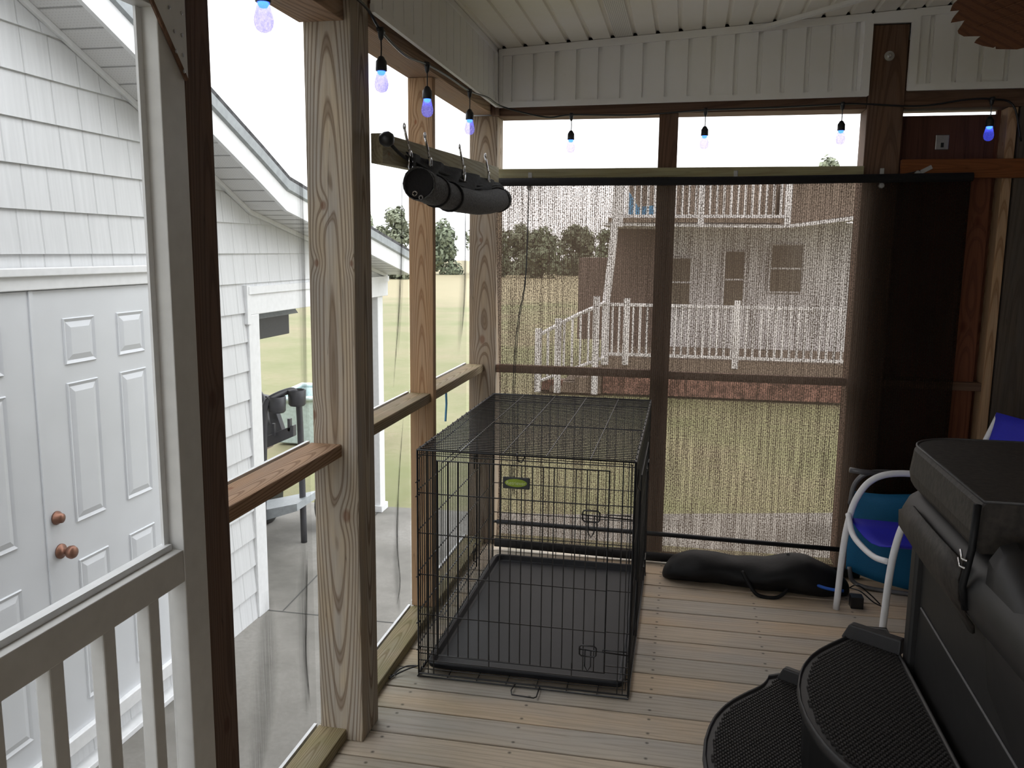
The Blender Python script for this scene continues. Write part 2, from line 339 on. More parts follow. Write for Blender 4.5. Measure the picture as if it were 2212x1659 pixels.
M['clear'] = clearp()

# ------------------------------------------------------------------ mesh helpers
class MB:
    def __init__(s): s.v = []; s.f = []; s.uv = None
    def add(s, vs, fs):
        o = len(s.v); s.v += [Vector(v) for v in vs]; s.f += [tuple(i+o for i in f) for f in fs]; return s
    def box(s, x0, x1, y0, y1, z0, z1):
        return s.add([(x0, y0, z0), (x1, y0, z0), (x1, y1, z0), (x0, y1, z0), (x0, y0, z1), (x1, y0, z1), (x1, y1, z1), (x0, y1, z1)],
                     [(3, 2, 1, 0), (4, 5, 6, 7), (0, 1, 5, 4), (1, 2, 6, 5), (2, 3, 7, 6), (3, 0, 4, 7)])
    def quad(s, a, b, c, d): return s.add([a, b, c, d], [(0, 1, 2, 3)])
    def tube(s, pts, r, seg=8, cap=True, closed=False):
        pts = [Vector(p) for p in pts]; n = len(pts)
        rs = r if isinstance(r, (list, tuple)) else [r]*n
        vs = []; prev = None
        for i, p in enumerate(pts):
            if closed: t = pts[(i+1) % n]-pts[i-1]
            else: t = pts[min(i+1, n-1)]-pts[max(i-1, 0)]
            t.normalize()
            if prev is None:
                u = t.orthogonal().normalized()
            else:
                u = (prev-t*prev.dot(t)); u = u.normalized() if u.length > 1e-6 else t.orthogonal().normalized()
            prev = u; w2 = t.cross(u)
            for k in range(seg):
                an = 2*math.pi*k/seg
                vs.append(p+(u*math.cos(an)+w2*math.sin(an))*rs[i])
        fs = []
        for i in range(n if closed else n-1):
            j = (i+1) % n
            for k in range(seg):
                k2 = (k+1) % seg
                fs.append((i*seg+k, i*seg+k2, j*seg+k2, j*seg+k))
        if cap and not closed:
            fs.append(tuple(range(seg))[::-1]); fs.append(tuple((n-1)*seg+k for k in range(seg)))
        return s.add(vs, fs)
    def rod(s, a, b, r, seg=5): return s.tube([a, b], r, seg)
    def lathe(s, prof, c=(0, 0, 0), seg=20, axis=2):
        vs = []; n = len(prof)
        for r, h in prof:
            for k in range(seg):
                an = 2*math.pi*k/seg; p = [r*math.cos(an), r*math.sin(an), h]
                if axis == 0: p = [p[2], p[0], p[1]]
                if axis == 1: p = [p[0], p[2], p[1]]
                vs.append((c[0]+p[0], c[1]+p[1], c[2]+p[2]))
        fs = [(i*seg+k, i*seg+(k+1) % seg, (i+1)*seg+(k+1) % seg, (i+1)*seg+k) for i in range(n-1) for k in range(seg)]
        fs.append(tuple(range(seg))[::-1]); fs.append(tuple((n-1)*seg+k for k in range(seg)))
        return s.add(vs, fs)
    def prism(s, poly, axis, a, b):
        """poly = 2-D outline in the two other axes (cyclic order), extruded along axis"""
        def p3(u, v, w2):
            return {0: (w2, u, v), 1: (u, w2, v), 2: (u, v, w2)}[axis]
        n = len(poly)
        vs = [p3(u, v, a) for u, v in poly]+[p3(u, v, b) for u, v in poly]
        fs = [tuple(range(n))[::-1], tuple(range(n, 2*n))]+[(i, (i+1) % n, n+(i+1) % n, n+i) for i in range(n)]
        return s.add(vs, fs)
    def tf(s, mat): s.v = [mat @ v for v in s.v]; return s
    def ext(s, o): return s.add(o.v, o.f)

def wloc(o):
    l = Vector((0, 0, 0))
    while o is not None: l = l+o.location; o = o.parent
    return l
def obj(name, m, mat, parent=None, loc=None, bevel=0, smooth=False, recalc=True, solid=0, subd=0):
    """one mesh object from world-space geometry; its origin at loc (or at its parent's)"""
    me = bpy.data.meshes.new(name)
    base = Vector(loc) if loc is not None else (wloc(parent) if parent else Vector((0, 0, 0)))
    me.from_pydata([v-base for v in m.v], [], m.f)
    if m.uv:
        ul = me.uv_layers.new(name='UVMap')
        for lp in me.loops: ul.data[lp.index].uv = m.uv[lp.vertex_index]
    if recalc:
        bm = bmesh.new(); bm.from_mesh(me); bmesh.ops.recalc_face_normals(bm, faces=bm.faces); bm.to_mesh(me); bm.free()
    me.materials.append(mat)
    if smooth:
        for p in me.polygons: p.use_smooth = True
    o = bpy.data.objects.new(name, me); C.objects.link(o)
    if parent: o.parent = parent; o.location = base-wloc(parent)
    else: o.location = base
    if solid:
        md = o.modifiers.new('solid', 'SOLIDIFY'); md.thickness = solid; md.offset = 0
    if bevel:
        md = o.modifiers.new('bevel', 'BEVEL'); md.width = bevel; md.segments = 2; md.limit_method = 'ANGLE'
    if subd:
        md = o.modifiers.new('sub', 'SUBSURF'); md.levels = md.render_levels = subd
    return o
def thing(name, label, cat, loc=(0, 0, 0), group=None):
    o = bpy.data.objects.new(name, None); C.objects.link(o); o.location = loc; o.empty_display_size = .05
    return tag(o, label, cat, group)
def tag(o, label, cat, group=None, kind=None):
    if label: o['label'] = label
    if cat: o['category'] = cat
    if group: o['group'] = group
    if kind: o['kind'] = kind
    return o
def struct(name, m, mat, **k):
    o = obj(name, m, mat, **k)
    if k.get('parent') is None: o['kind'] = 'structure'
    return o
def dup(root, loc, label, group=None):
    r = root.copy(); C.objects.link(r); r.location = loc; r['label'] = label
    if group: r['group'] = group
    for ch in list(root.children):
        c = ch.copy(); C.objects.link(c); c.parent = r
        for g in ch.children:
            d = g.copy(); C.objects.link(d); d.parent = c
    return r
def arc(c, r, a0, a1, n, plane='xz'):
    out = []
    for i in range(n+1):
        a = R(a0+(a1-a0)*i/n); u, v = r*math.cos(a), r*math.sin(a)
        out.append({'xz': (c[0]+u, c[1], c[2]+v), 'yz': (c[0], c[1]+u, c[2]+v), 'xy': (c[0]+u, c[1]+v, c[2])}[plane])
    return out
def bez(pts, n=8):
    """Catmull-Rom through the points"""
    P = [Vector(p) for p in pts]; P = [P[0]*2-P[1]]+P+[P[-1]*2-P[-2]]; out = []
    for i in range(1, len(P)-2):
        for k in range(n):
            t = k/n; a, b, c, d = P[i-1], P[i], P[i+1], P[i+2]
            out.append(.5*((2*b)+(c-a)*t+(2*a-5*b+4*c-d)*t*t+(3*b-a-3*c+d)*t**3))
    out.append(P[-2]); return out

# ================================================================== LARGE STRUCTURE
XI, XO = -.915, -1.065          # inner face / screen line of the left wall
YE = 4.15                       # inner face of the end wall
# floor: deck boards running across
m = MB(); y = 4.338-.1405*56; k = 0
while y < 4.3:
    m.box(-1.09, 3.2, y+.004, min(y+.1370, 4.3), -.038, random.Random(k).uniform(-.0012, .0008)); y += .1405; k += 1
fl = struct('floor', m, M['deck'], bevel=.002)
fl.name = 'floor'
m = MB().box(-1.05, 3.15, -3.5, 4.28, -.20, -.042); struct('floor', m, M['brown_x'])
# ceiling: ribbed vinyl following the shed-roof slope
def zc(x): return 2.437+.0575*(x+.89)
g0 = -.879; pitch = .1016
def ribbed_ceiling(y0, y1):
    m = MB(); v = MB(); x = -1.09
    ks = [g0+pitch*k for k in range(-1, 41)]
    for i in range(len(ks)-1):
        a, b = ks[i]+.011, ks[i+1]-.011
        tgt = v if i-1 == 5 else m
        tgt.quad((a, y0, zc(a)), (b, y0, zc(b)), (b, y1, zc(b)), (a, y1, zc(a)))
        c, d = b, ks[i+1]+.011; h = .013
        m.quad((c, y0, zc(c)), (c+.002, y0, zc(c)+h), (c+.002, y1, zc(c)+h), (c, y1, zc(c)))
        m.quad((c+.002, y0, zc(c)+h), (d-.008, y0, zc(c)+h), (d-.008, y1, zc(c)+h), (c+.002, y1, zc(c)+h))
        m.quad((d-.008, y0, zc(c)+h), (d, y0, zc(d)), (d, y1, zc(d)), (d-.008, y1, zc(c)+h))
    return m, v
m, v = ribbed_ceiling(-3.5, 4.130)
ce = struct('ceiling', m, M['ceilvinyl'], recalc=False)
struct('vent_strip', v, M['vent'], parent=ce, recalc=False)
m = MB().prism([(-1.25, zc(-1.25)+.03), (3.3, zc(3.3)+.03), (3.3, zc(3.3)+.2), (-1.25, zc(-1.25)+.2)], 1, -3.6, 4.45)
struct('ceiling', m, M['roof'])
# ribbed vinyl gable over the end wall
def ribbed_back(x0, x1, zb, g_first):
    m = MB(); xs = [x0]; g = g_first
    while g < x1-.03:
        if g > x0+.02: xs += [g-.010, g+.010]
        g += pitch
    xs.append(x1); Yf = 4.130
    for i in range(0, len(xs)-1):
        a, b = xs[i], xs[i+1]; gr = (i % 2 == 1)
        yy = Yf+(.019 if gr else 0)
        m.quad((a, yy, zb), (b, yy, zb), (b, yy, zc(b)-.002), (a, yy, zc(a)-.002))
        if gr:
            for q in (a, b): m.quad((q, Yf, zb), (q, yy, zb), (q, yy, zc(q)), (q, Yf, zc(q)))
    return m
def gt(x0, x1, z0, z1, z0b=None, z1b=None, y0=4.118, y1=4.131):
    z0b = z0 if z0b is None else z0b; z1b = z1 if z1b is None else z1b
    return MB().prism([(x0, z0), (x1, z0b), (x1, z1b), (x0, z1)], 1, y0, y1)
wb = struct('wall_back', ribbed_back(-.905, .745, 2.19, -.834), M['vinyl'], recalc=False)
tr = MB().ext(gt(-.905, .745, 2.170, 2.195, 2.183, 2.208)).ext(gt(-.905, .74, zc(-.905)-.034, zc(-.905)-.002, zc(.74)-.034, zc(.74)-.002))
tr.ext(gt(-.904, -.885, 2.172, zc(-.9)-.004, y0=4.1165, y1=4.1315)).ext(gt(.715, .750, 2.186, zc(.73)-.006, y0=4.1165, y1=4.1315))
struct('edge_trim', tr, M['vinyl'], parent=wb)
wb2 = struct('wall_back', ribbed_back(.905, 3.1, 2.205, .99), M['vinyl'], recalc=False)
tr = MB().ext(gt(.908, 3.1, 2.202, 2.232)).ext(gt(.92, 3.1, zc(.92)-.034, zc(.92)-.002, zc(3.1)-.034, zc(3.1)-.002)).ext(gt(.906, .94, 2.204, zc(.92)-.006, y0=4.1165, y1=4.1315))
struct('edge_trim', tr, M['vinyl'], parent=wb2)
m = MB().ext(gt(.748, .908, 2.4845, zc(.748)-.003, 2.4845, zc(.908)-.003, y0=4.1172, y1=4.132))
struct('wall_back', m, M['vinyl'])
# outer skin of gable
m = MB().box(-1.1, 3.2, 4.29, 4.33, 2.14, 2.75); struct('wall_back', m, M['white'])
# ribbed vinyl frieze along the left wall
def ribbed_left(y0, y1, first):
    m = MB(); ys = [y0]; g = first
    while g < y1-.02:
        if g > y0+.01: ys += [g-.004, g+.004]
        g += .1
    ys.append(y1); Xf = -.912; zt = zc(Xf)-.001
    for i in range(len(ys)-1):
        a, b = ys[i], ys[i+1]; gr = i % 2 == 1; xx = Xf-(.016 if gr else 0)
        m.quad((xx, a, 2.19), (xx, b, 2.19), (xx, b, zt), (xx, a, zt))
        if gr:
            for q in (a, b): m.quad((Xf, q, 2.19), (xx, q, 2.19), (xx, q, zt), (Xf, q, zt))
    return m
wl = struct('wall_left', ribbed_left(2.444, 4.10, 2.543), M['vinyl'], recalc=False)
tr = MB().box(-.914, -.900, 2.444, 4.10, 2.168, 2.192).box(-.914, -.902, 4.082, 4.10, 2.17, 2.43).box(-.914, -.902, 2.444, 4.1, 2.412, 2.433)
struct('edge_trim', tr, M['vinyl'], parent=wl)
wl2 = struct('wall_left', ribbed_left(-3.5, 2.296, -3.4), M['vinyl'], recalc=False)
struct('edge_trim', MB().box(-.914, -.900, -3.5, 2.296, 2.168, 2.192), M['vinyl'], parent=wl2)
m = MB().box(-1.1, -1.07, -3.5, 4.33, 2.17, 2.5); struct('wall_left', m, M['white'])
# house wall closing the right side, and the wall behind the photographer
m = MB().box(3.1, 3.2, -3.5, 4.3, -.05, 2.75); struct('wall_right', m, M['housebrown'])
m = MB().box(-1.1, 3.2, -3.6, -3.5, -.05, .9).box(-1.1, 3.2, -3.6, -3.5, 2.1, 2.75).box(.9, 3.2, -3.6, -3.5, .9, 2.1); struct('wall_front', m, M['housebrown'])  # unseen wall; opening added to light surfaces facing the camera
# headers
struct('trim_1', MB().box(XO, -.94, 2.441, 4.15, 2.143, 2.42), M['brown_y'], loc=(-1, 2.44, 2.15), bevel=.002)
struct('trim_2', MB().box(XO, -.935, -3.4, 2.299, 2.110, 2.42), M['brown_y'], loc=(-1, -3.4, 2.11), bevel=.002)
struct('trim_3', MB().box(-.914, .75, 4.152, 4.29, 2.134, 2.42), M['brown_x'], loc=(-.9, 4.15, 2.134), bevel=.002)
struct('trim_4', MB().box(.905, 3.1, 4.152, 4.29, 2.132, 2.42), M['brown_x'], loc=(.9, 4.15, 2.134), bevel=.002)
# studs
struct('trim_5', MB().box(-.150, -.063, 4.152, 4.19, .031, 2.133), M['brown_z'], loc=(-.106, 4.17, 0), bevel=.002)
struct('trim_6', MB().box(XO+.003, -.965, 3.232, 3.270, .039, 2.142), M['stud_warm'], loc=(-1.012, 3.251, 0), bevel=.002)
struct('trim_7', MB().box(-1.004, XI, 1.487, 1.577, .0, 2.108), M['dark_z'], loc=(-.96, 1.532, 0), bevel=.002)
# mid rails on the left wall
RAILS = [(1.578, 2.302, 'rail_brown'), (2.441, 3.231, 'rail_y'), (3.271, 4.148, 'rail_y')]
SILLS = [(1.578, 2.305, 'sill_y'), (2.436, 3.231, 'sill_y'), (3.271, 4.148, 'sill_y')]
for i, (y0, y1, mt_) in enumerate(RAILS):
    struct('trim_%d' % (8+i), MB().box(XO+.002, -.978+.012*(i == 0), y0, y1, .898, .936), M[mt_], loc=(-1.02, y0, .917), bevel=.003)
for i, (y0, y1, mt_) in enumerate(SILLS):
    struct('trim_%d' % (11+i), MB().box(XO+.002, -.97, y0, y1, .0005, .038), M[mt_], loc=(-1.02, y0, .02), bevel=.003)
struct('trim_14', MB().box(-.914, -.151, 4.152, 4.19, .897, .936).box(-.0625, .748, 4.152, 4.19, .895, .932), M['brown_x'], loc=(-.9, 4.17, .9), bevel=.002)
struct('trim_15', MB().box(-.914, .748, 4.152, 4.24, .0005, .031), M['sill_x'], loc=(-.9, 4.2, 0), bevel=.002)
# screen spline strips, the pale line at the outer edge of each rail and sill
m = MB()
for y0, y1, _ in RAILS:
    for z in (.0385, .9365): m.box(XO-.012, XO-.002, y0, y1, z-.03, z+.004)
struct('trim_16', m, M['white'])
# posts
def post(label, cx, cy, half, z0, z1, mat, hx=None):
    hx = hx or half
    o = obj('support_post', MB().box(cx-hx, cx+hx, cy-half, cy+half, z0, z1), M[mat], loc=(cx, cy, 0), bevel=.004)
    return tag(o, label, 'post')
P1 = post('thick weathered grey pine post nearest the camera, wood grain in tall arches', -.985, 2.3675, .069, 0, 2.43, 'post')
P2 = post('cracked weathered post in the far left corner behind the dog crate', -.985, 4.2205, .0685, 0, 2.138, 'postb')
P3 = post('dark brown post right of the end screens, with a bolt and washer near its top', .8275, 4.2155, .0755, 0, 2.484, 'brown_z')
m = MB().box(-.985, -.9125, 4.100, 4.1255, 2.139, 2.43)
o = obj('corner_block', MB().box(-.94, -.905, 4.112, 4.150, 2.136, 2.428), M['brown_z'], loc=(-.92, 4.13, 2.136)); o['kind'] = 'structure'; o.name = 'trim_17'
# post behind the photographer's line of door
post('dark post left of the screen door, at the left edge of the porch', -.985, .47, .069, 0, 2.43, 'brown_z')
# hardware on post 3 and the corner
def washer(x, y, z, r=.021):
    t = thing('lag_bolt', '', 'bolt', (x, y, z))
    obj('washer', MB().lathe([(r, 0), (r, -.003), (.008, -.004)], (x, y, z), 20, 1), M['metal'], t, smooth=False)
    obj('bolt_head', MB().lathe([(.0095, -.003), (.0095, -.012), (.007, -.014)], (x, y, z), 6, 1), M['metal'], t)
    return t
washer(.827, 4.1385, 2.352)['label'] = 'zinc lag bolt with round washer near the top of the dark brown post'
washer(-.925, 4.111, 2.245, .016)['label'] = 'small zinc bolt on the brown block in the far left corner, under the ceiling'
# insect screens
def sheet(y0, y1, z0, z1, x, ny=20, nz=30, amp=.0, seed=0):
    m = MB(); vs = []
    for j in range(nz+1):
        for i in range(ny+1):
            yy = y0+(y1-y0)*i/ny; zz = z0+(z1-z0)*j/nz
            e = min(i, ny-i)/ny*2*min(j, nz-j)/nz*2
            vs.append((x-amp*e*(1+noise.noise(Vector((yy*6, zz*.8, seed)))), yy, zz))
    m.add(vs, [(j*(ny+1)+i, j*(ny+1)+i+1, (j+1)*(ny+1)+i+1, (j+1)*(ny+1)+i) for j in range(nz) for i in range(ny)])
    return m
for i, (y0, y1) in enumerate(((1.578, 2.299), (2.44, 3.231), (3.271, 4.149))):
    wn = struct('window_%d' % (i+1), sheet(y0, y1, .038, 2.12 if i == 0 else 2.143, XO-.001, amp=.006, seed=i), M['screen'], smooth=True, recalc=False)
    # creases where the mesh has come loose and bunched
    FO = {0: [(2.262, [(0, 1.95), (.012, 1.65), (.004, 1.35), (-.004, 1.02)], .05, 'foldsoft'), (2.275, [(0, 1.95), (.004, 1.5), (-.006, 1.0)], .022, 'foldsoft'),
              (2.23, [(.02, .62), (.0, .42), (-.01, .3), (.012, .13)], .02, 'fold'), (2.21, [(.02, .66), (.0, .4), (.012, .1)], .06, 'foldsoft'), (2.0, [(0, .6), (-.03, .3), (-.12, .06)], .12, 'foldsoft')],
          1: [(3.06, [(.09, 1.82), (.08, 1.55), (.045, 1.3), (-.035, .98)], .018, 'fold'), (3.06, [(.10, 1.8), (.08, 1.5), (.02, 1.1)], .07, 'foldsoft'),
              (3.05, [(.09, .86), (.03, .62), (0, .38), (.03, .2), (-.01, .12)], .016, 'fold'), (3.04, [(.03, .6), (.0, .3), (.03, .06)], .06, 'foldsoft'),
              (2.9, [(.1, 2.1), (.06, 1.95), (.03, 1.72)], .11, 'foldsoft'), (3.1, [(.1, 2.1), (.06, 1.7)], .05, 'foldsoft')],
          2: [(4.03, [(.07, 1.75), (.07, 1.45), (.05, 1.25), (.0, 1.08)], .028, 'fold'), (3.98, [(.1, 1.8), (.1, 1.4), (0, 1.0)], .12, 'foldsoft'),
              (3.55, [(0, .86), (.03, .6), (-.06, .3), (-.2, .05)], .035, 'fold'), (3.5, [(.05, .85), (-.02, .4), (-.16, .05)], .09, 'foldsoft'),
              (3.7, [(.1, 2.12), (.02, 2.0), (.12, 1.85), (.2, 1.6)], .10, 'foldsoft'), (3.75, [(-.1, 2.1), (.1, 1.9), (.14, 1.5)], .07, 'foldsoft'), (3.95, [(.05, 2.1), (-.06, 1.95), (.1, 1.7)], .05, 'foldsoft')]}[i]
    for yb, pts, wd, mm in FO:
        cl = bez([(0, yb+dy, z) for dy, z in pts], 8); n_ = len(cl); fm = MB(); vs = []; uv = []
        for j, c in enumerate(cl):
            t = j/(n_-1)
            for k in range(5):
                u = k/4
                vs.append((XO+.0025+.004*math.sin(u*math.pi), c.y+(u-.5)*wd*(.35+1.1*math.sin(t*math.pi)**.7), c.z)); uv.append((u, t))
        fm.add(vs, [(j*5+k, j*5+k+1, (j+1)*5+k+1, (j+1)*5+k) for j in range(n_-1) for k in range(4)]); fm.uv = uv
        obj('screen_fold', fm, M[mm], wn, smooth=True, recalc=False)
# wall behind the camera on the left: sill rail and screens keep going
struct('trim_18', MB().box(XO, -.92, -3.4, .40, .0005, .038).box(XO, -.96, -3.4, .40, .898, .936), M['rail_y'], bevel=.002)

# ---------------- end wall, right of the brown post: boarded nook
nk = struct('wall_back', MB().box(.905, 1.37, 4.245, 4.258, .0, 2.114), M['ply'], loc=(.905, 4.25, 0))
m = MB().box(1.31, 3.1, 4.24, 4.26, .0, 2.131); struct('wall_back', m, M['orange_z'], loc=(1.34, 4.25, 0))
struct('trim_19', MB().box(1.215, 1.30, 4.19, 4.24, 0, 1.91), M['orange_z'], loc=(1.257, 4.2, 0), bevel=.002)
struct('trim_20', MB().box(1.325, 1.365, 4.15, 4.24, 0, 2.13), M['stud_warm'], loc=(1.345, 4.2, 0), bevel=.002)
struct('trim_21', MB().box(1.372, 1.52, 4.14, 4.238, 0, 2.13), M['greyb'], loc=(1.44, 4.2, 0), bevel=.002)
struct('trim_22', MB().box(.906, 1.324, 4.152, 4.238, .895, .932), M['brown_x'], loc=(.9, 4.2, .9), bevel=.002)
struct('trim_23', MB().box(.905, 1.70, 4.112, 4.139, 1.832, 1.912), M['orange_x'], loc=(.9, 4.12, 1.83), bevel=.002)
t = thing('switch_plate', 'small grey electrical plate on the reddish plywood under the light gap', 'electrical plate', (1.096, 4.245, 1.998))
obj('cover_plate', MB().box(1.068, 1.124, 4.239, 4.2445, 1.965, 2.03), M['metal'], t, bevel=.004)
obj('switch_slot', MB().box(1.090, 1.102, 4.234, 4.2388, 1.975, 1.995), M['black'], t)

# ================================================================== 2x4 battens carrying the shades
def batten(label, m, mat, loc):
    return tag(obj('wood_batten', m, M[mat], loc=loc, bevel=.002), label, 'board')
batten('pale yellow-green batten nailed across the end wall above the brown shade', MB().box(-.905, .752, 4.113, 4.1505, 1.840, 1.886), 'yellow_x', (-.905, 4.13, 1.84))
m = MB().prism([(2.437, 1.748), (4.02, 1.797), (4.02, 1.885), (2.437, 1.833)], 0, -.9145, -.878)
batten('weathered batten across the left wall above the rolled grey shade', m, 'yellow_y', (-.9, 2.44, 1.75))

# ================================================================== brown sunshade on the end wall
t = thing('sun_shade', 'brown see-through sunshade cloth stretched over the end wall and its dark right end', 'sun shade', (.15, 4.09, 0))
def shade_pt(u, w2):     # u across, w2 up
    z = .035+(1.842-.035)*w2
    xl = -.893+.012*math.sin(w2*5)-.0*w2+(.02 if w2 < .35 else 0)*0
    x = xl+(1.185-.0*(1-w2)-xl)*u
    yy = 4.088+.006*math.sin(u*21+w2*3)*(1-w2*.6)+.004*math.sin(u*47)
    return (x, yy, z)
nu, nv = 90, 24; m = MB()
m.add([shade_pt(i/nu, j/nv) for j in range(nv+1) for i in range(nu+1)], [(j*(nu+1)+i, j*(nu+1)+i+1, (j+1)*(nu+1)+i+1, (j+1)*(nu+1)+i) for j in range(nv) for i in range(nu)])
obj('shade_cloth', m, M['shade'], t, smooth=True, recalc=False)
obj('top_hem', MB().tube([(-.90, 4.085, 1.822), (.15, 4.083, 1.822), (1.19, 4.085, 1.834)], .019, 10), M['darkcloth'], t, smooth=True)
hr = obj('hem_rod', MB().tube([(-.885, 4.067, .150), (-.2, 4.067, .148), (.8, 4.067, .135)], .0115, 10), M['blackplastic'], t, smooth=True)
obj('rod_cap', MB().tube([(-.905, 4.067, .15), (-.882, 4.067, .15)], .007, 8), M['blackplastic'], hr, smooth=True)
obj('bottom_roll', MB().tube([(-.895, 4.07, .040), (-.3, 4.07, .030), (.85, 4.07, .024)], .022, 10), M['darkcloth'], t, smooth=True)
obj('pull_cord', MB().tube(bez([(-.742, 4.06, 1.80), (-.752, 4.055, 1.38), (-.787, 4.05, 1.15), (-.806, 4.05, .84), (-.80, 4.05, .3)], 6), .0022, 5).tube(bez([(-.742, 4.06, 1.80), (-.748, 4.05, 1.38), (-.779, 4.045, 1.15), (-.796, 4.045, .84), (-.79, 4.045, .3)], 6), .0018, 5), M['black'], t)
def clip(x, z0, z1, label, tilt=0):
    c = thing('shade_clip', label, 'clip', (x, 4.10, z1), 'clear clips holding the end shade')
    mm = Matrix.Translation((x, 4.108, z1-.01)) @ Matrix.Rotation(R(tilt), 4, 'Y') @ Matrix.Translation((-x, -4.108, -(z1-.01)))
    obj('clip_strap', MB().box(x-.009, x+.009, 4.104, 4.1085, z0, z1).tf(mm), M['clear'], c, bevel=.002)
    obj('clip_button', MB().lathe([(.014, 0), (.014, -.008), (.009, -.011)], (x, 4.104, z0), 16, 1).tf(mm), M['clear'], c, smooth=True)
clip(-.745, 1.797, 1.868, 'clear plastic shade clip at the left end of the end batten')
clip(.203, 1.825, 1.87, 'clear plastic shade clip at the middle of the end batten')
clip(.826, 1.800, 1.875, 'clear plastic shade clip on the brown post')
o = clip(1.02, 1.82, 1.885, 'clear plastic shade clip tilted sideways on the orange rail', 62)
tag(obj('bungee_cord', MB().tube(bez([(.83, 4.10, 1.845), (.90, 4.098, 1.845), (.98, 4.098, 1.862)], 6), .003, 5), M['black'], loc=(.83, 4.1, 1.84)), 'short black elastic cord from the brown post to the orange rail', 'cord')

# ================================================================== rolled grey shade on the left
t = thing('rolled_shade', 'rolled up grey and black shade hung along the left wall', 'sun shade', (-.82, 3.15, 1.70))
cl = bez([(-.822, 2.60, 1.703), (-.82, 2.78, 1.690), (-.82, 3.05, 1.682), (-.82, 3.4, 1.688), (-.82, 3.78, 1.722)], 6)
m = MB(); seg = 20; vs = []
for i, c in enumerate(cl):
    for k in range(seg):
        a = 2*math.pi*k/seg; rr = .050-(.006*math.sin(i/len(cl)*math.pi))+.003*noise.noise(Vector((i*.6, math.cos(a)*2, math.sin(a)*2)))
        vs.append((c.x+rr*math.cos(a), c.y, c.z+rr*math.sin(a)))
n_ = len(cl)
m.add(vs, [(i*seg+k, i*seg+(k+1) % seg, (i+1)*seg+(k+1) % seg, (i+1)*seg+k) for i in range(n_-1) for k in range(seg)])
obj('rolled_cloth', m, M['rollcloth'], t, smooth=True, solid=.003)
m = MB().tube([(-.822, 2.606, 1.703), (-.82, 2.66, 1.70)], .0455, 20); obj('inner_roll', m, M['darkcloth'], t, smooth=False)
m = MB().tube([(-.82, 3.74, 1.718), (-.82, 3.80, 1.723)], [.0535, .05], 20); obj('end_wrap', m, M['darkcloth'], t, smooth=False)
for yb in (2.775, 2.96):
    i = min(range(n_), key=lambda q: abs(cl[q].y-yb)); c = cl[i]
    obj('tie_band', MB().tube([(c.x, c.y-.006, c.z), (c.x, c.y+.006, c.z)], .0525, 20), M['darkcloth'], t, smooth=False)
obj('eyelet', MB().tube(arc((-.835, 2.602, 1.672), .007, 0, 360, 12)[:-1], .002, 5, closed=True), M['chrome'], t)
obj('eyelet', MB().tube(arc((-.815, 2.602, 1.660), .006, 0, 360, 12)[:-1], .002, 5, closed=True), M['metal'], t)
# loose dark cloth between the batten and the roll
m = MB(); vs = []
for j in range(7):
    for i in range(25):
        yy = 2.62+1.38*i/24; sag = .03*math.sin(i/24*math.pi)
        vs.append((-.868+.012*math.sin(i*1.3+j)+.004*j, yy, 1.80+.012*i/24-j*(.016+.002*math.sin(i)) - sag*.4*j/6))
m.add(vs, [(j*25+i, j*25+i+1, (j+1)*25+i+1, (j+1)*25+i) for j in range(6) for i in range(24)])
obj('hanging_cloth', m, M['darkcloth'], t, smooth=True, solid=.003)
t = thing('bungee_cord', 'black bungee cord with a ball end along the left batten', 'cord', (-.86, 2.41, 1.81))
obj('ball_end', MB().lathe([(.001, -.022), (.014, -.018), (.021, -.006), (.022, .006), (.015, .018), (.001, .022)], (-.856, 2.41, 1.812), 16, 0), M['blackplastic'], t, smooth=True)
obj('cord_line', MB().tube(bez([(-.856, 2.42, 1.808), (-.862, 2.55, 1.785), (-.868, 2.7, 1.775), (-.862, 3.1, 1.77), (-.862, 3.5, 1.765), (-.866, 3.98, 1.80)], 6), .005, 6), M['darkcloth'], t, smooth=True)
obj('cord_line', MB().tube(bez([(-.862, 2.60, 1.785), (-.858, 3.0, 1.755), (-.855, 3.4, 1.745), (-.862, 4.0, 1.795)], 6), .004, 6), M['darkcloth'], t, smooth=True)
CL = [('nearest chrome hook on the left batten, left of the rolled shade', 2.625, 1.852), ('second chrome hook along the left batten, over the near end of the roll', 2.84, 1.853),
      ('third chrome hook along the left batten, over the middle of the roll', 3.29, 1.868), ('farthest chrome hook on the left batten, by the corner post', 3.72, 1.882)]
first = None
for i, (lab, yy, z) in enumerate(CL):
    if first is None:
        first = thing('chrome_hook', lab, 'hook', (-.872, yy, z), 'chrome hooks on the left batten')
        obj('hook_wire', MB().tube([( -.874, yy-.004, z+.022), (-.870, yy-.010, z+.014), (-.868, yy-.006, z), (-.866, yy+.004, z-.02), (-.864, yy+.012, z-.038), (-.862, yy+.006, z-.045)], .0045, 6), M['chrome'], first, smooth=True)
        obj('hook_ring', MB().tube(arc((-.872, yy-.007, z+.024), .009, 0, 360, 12, 'yz')[:-1], .0024, 5, closed=True), M['chrome'], first, smooth=True)
        q = [(-.860, yy+.012+.012*math.cos(a)*1.0, z-.075+.028*math.sin(a)) for a in [2*math.pi*k/14 for k in range(14)]]
        obj('carabiner', MB().tube(q, .0048, 6, closed=True), M['chrome'], first, smooth=True)
    else: dup(first, (-.872, yy, z), lab)

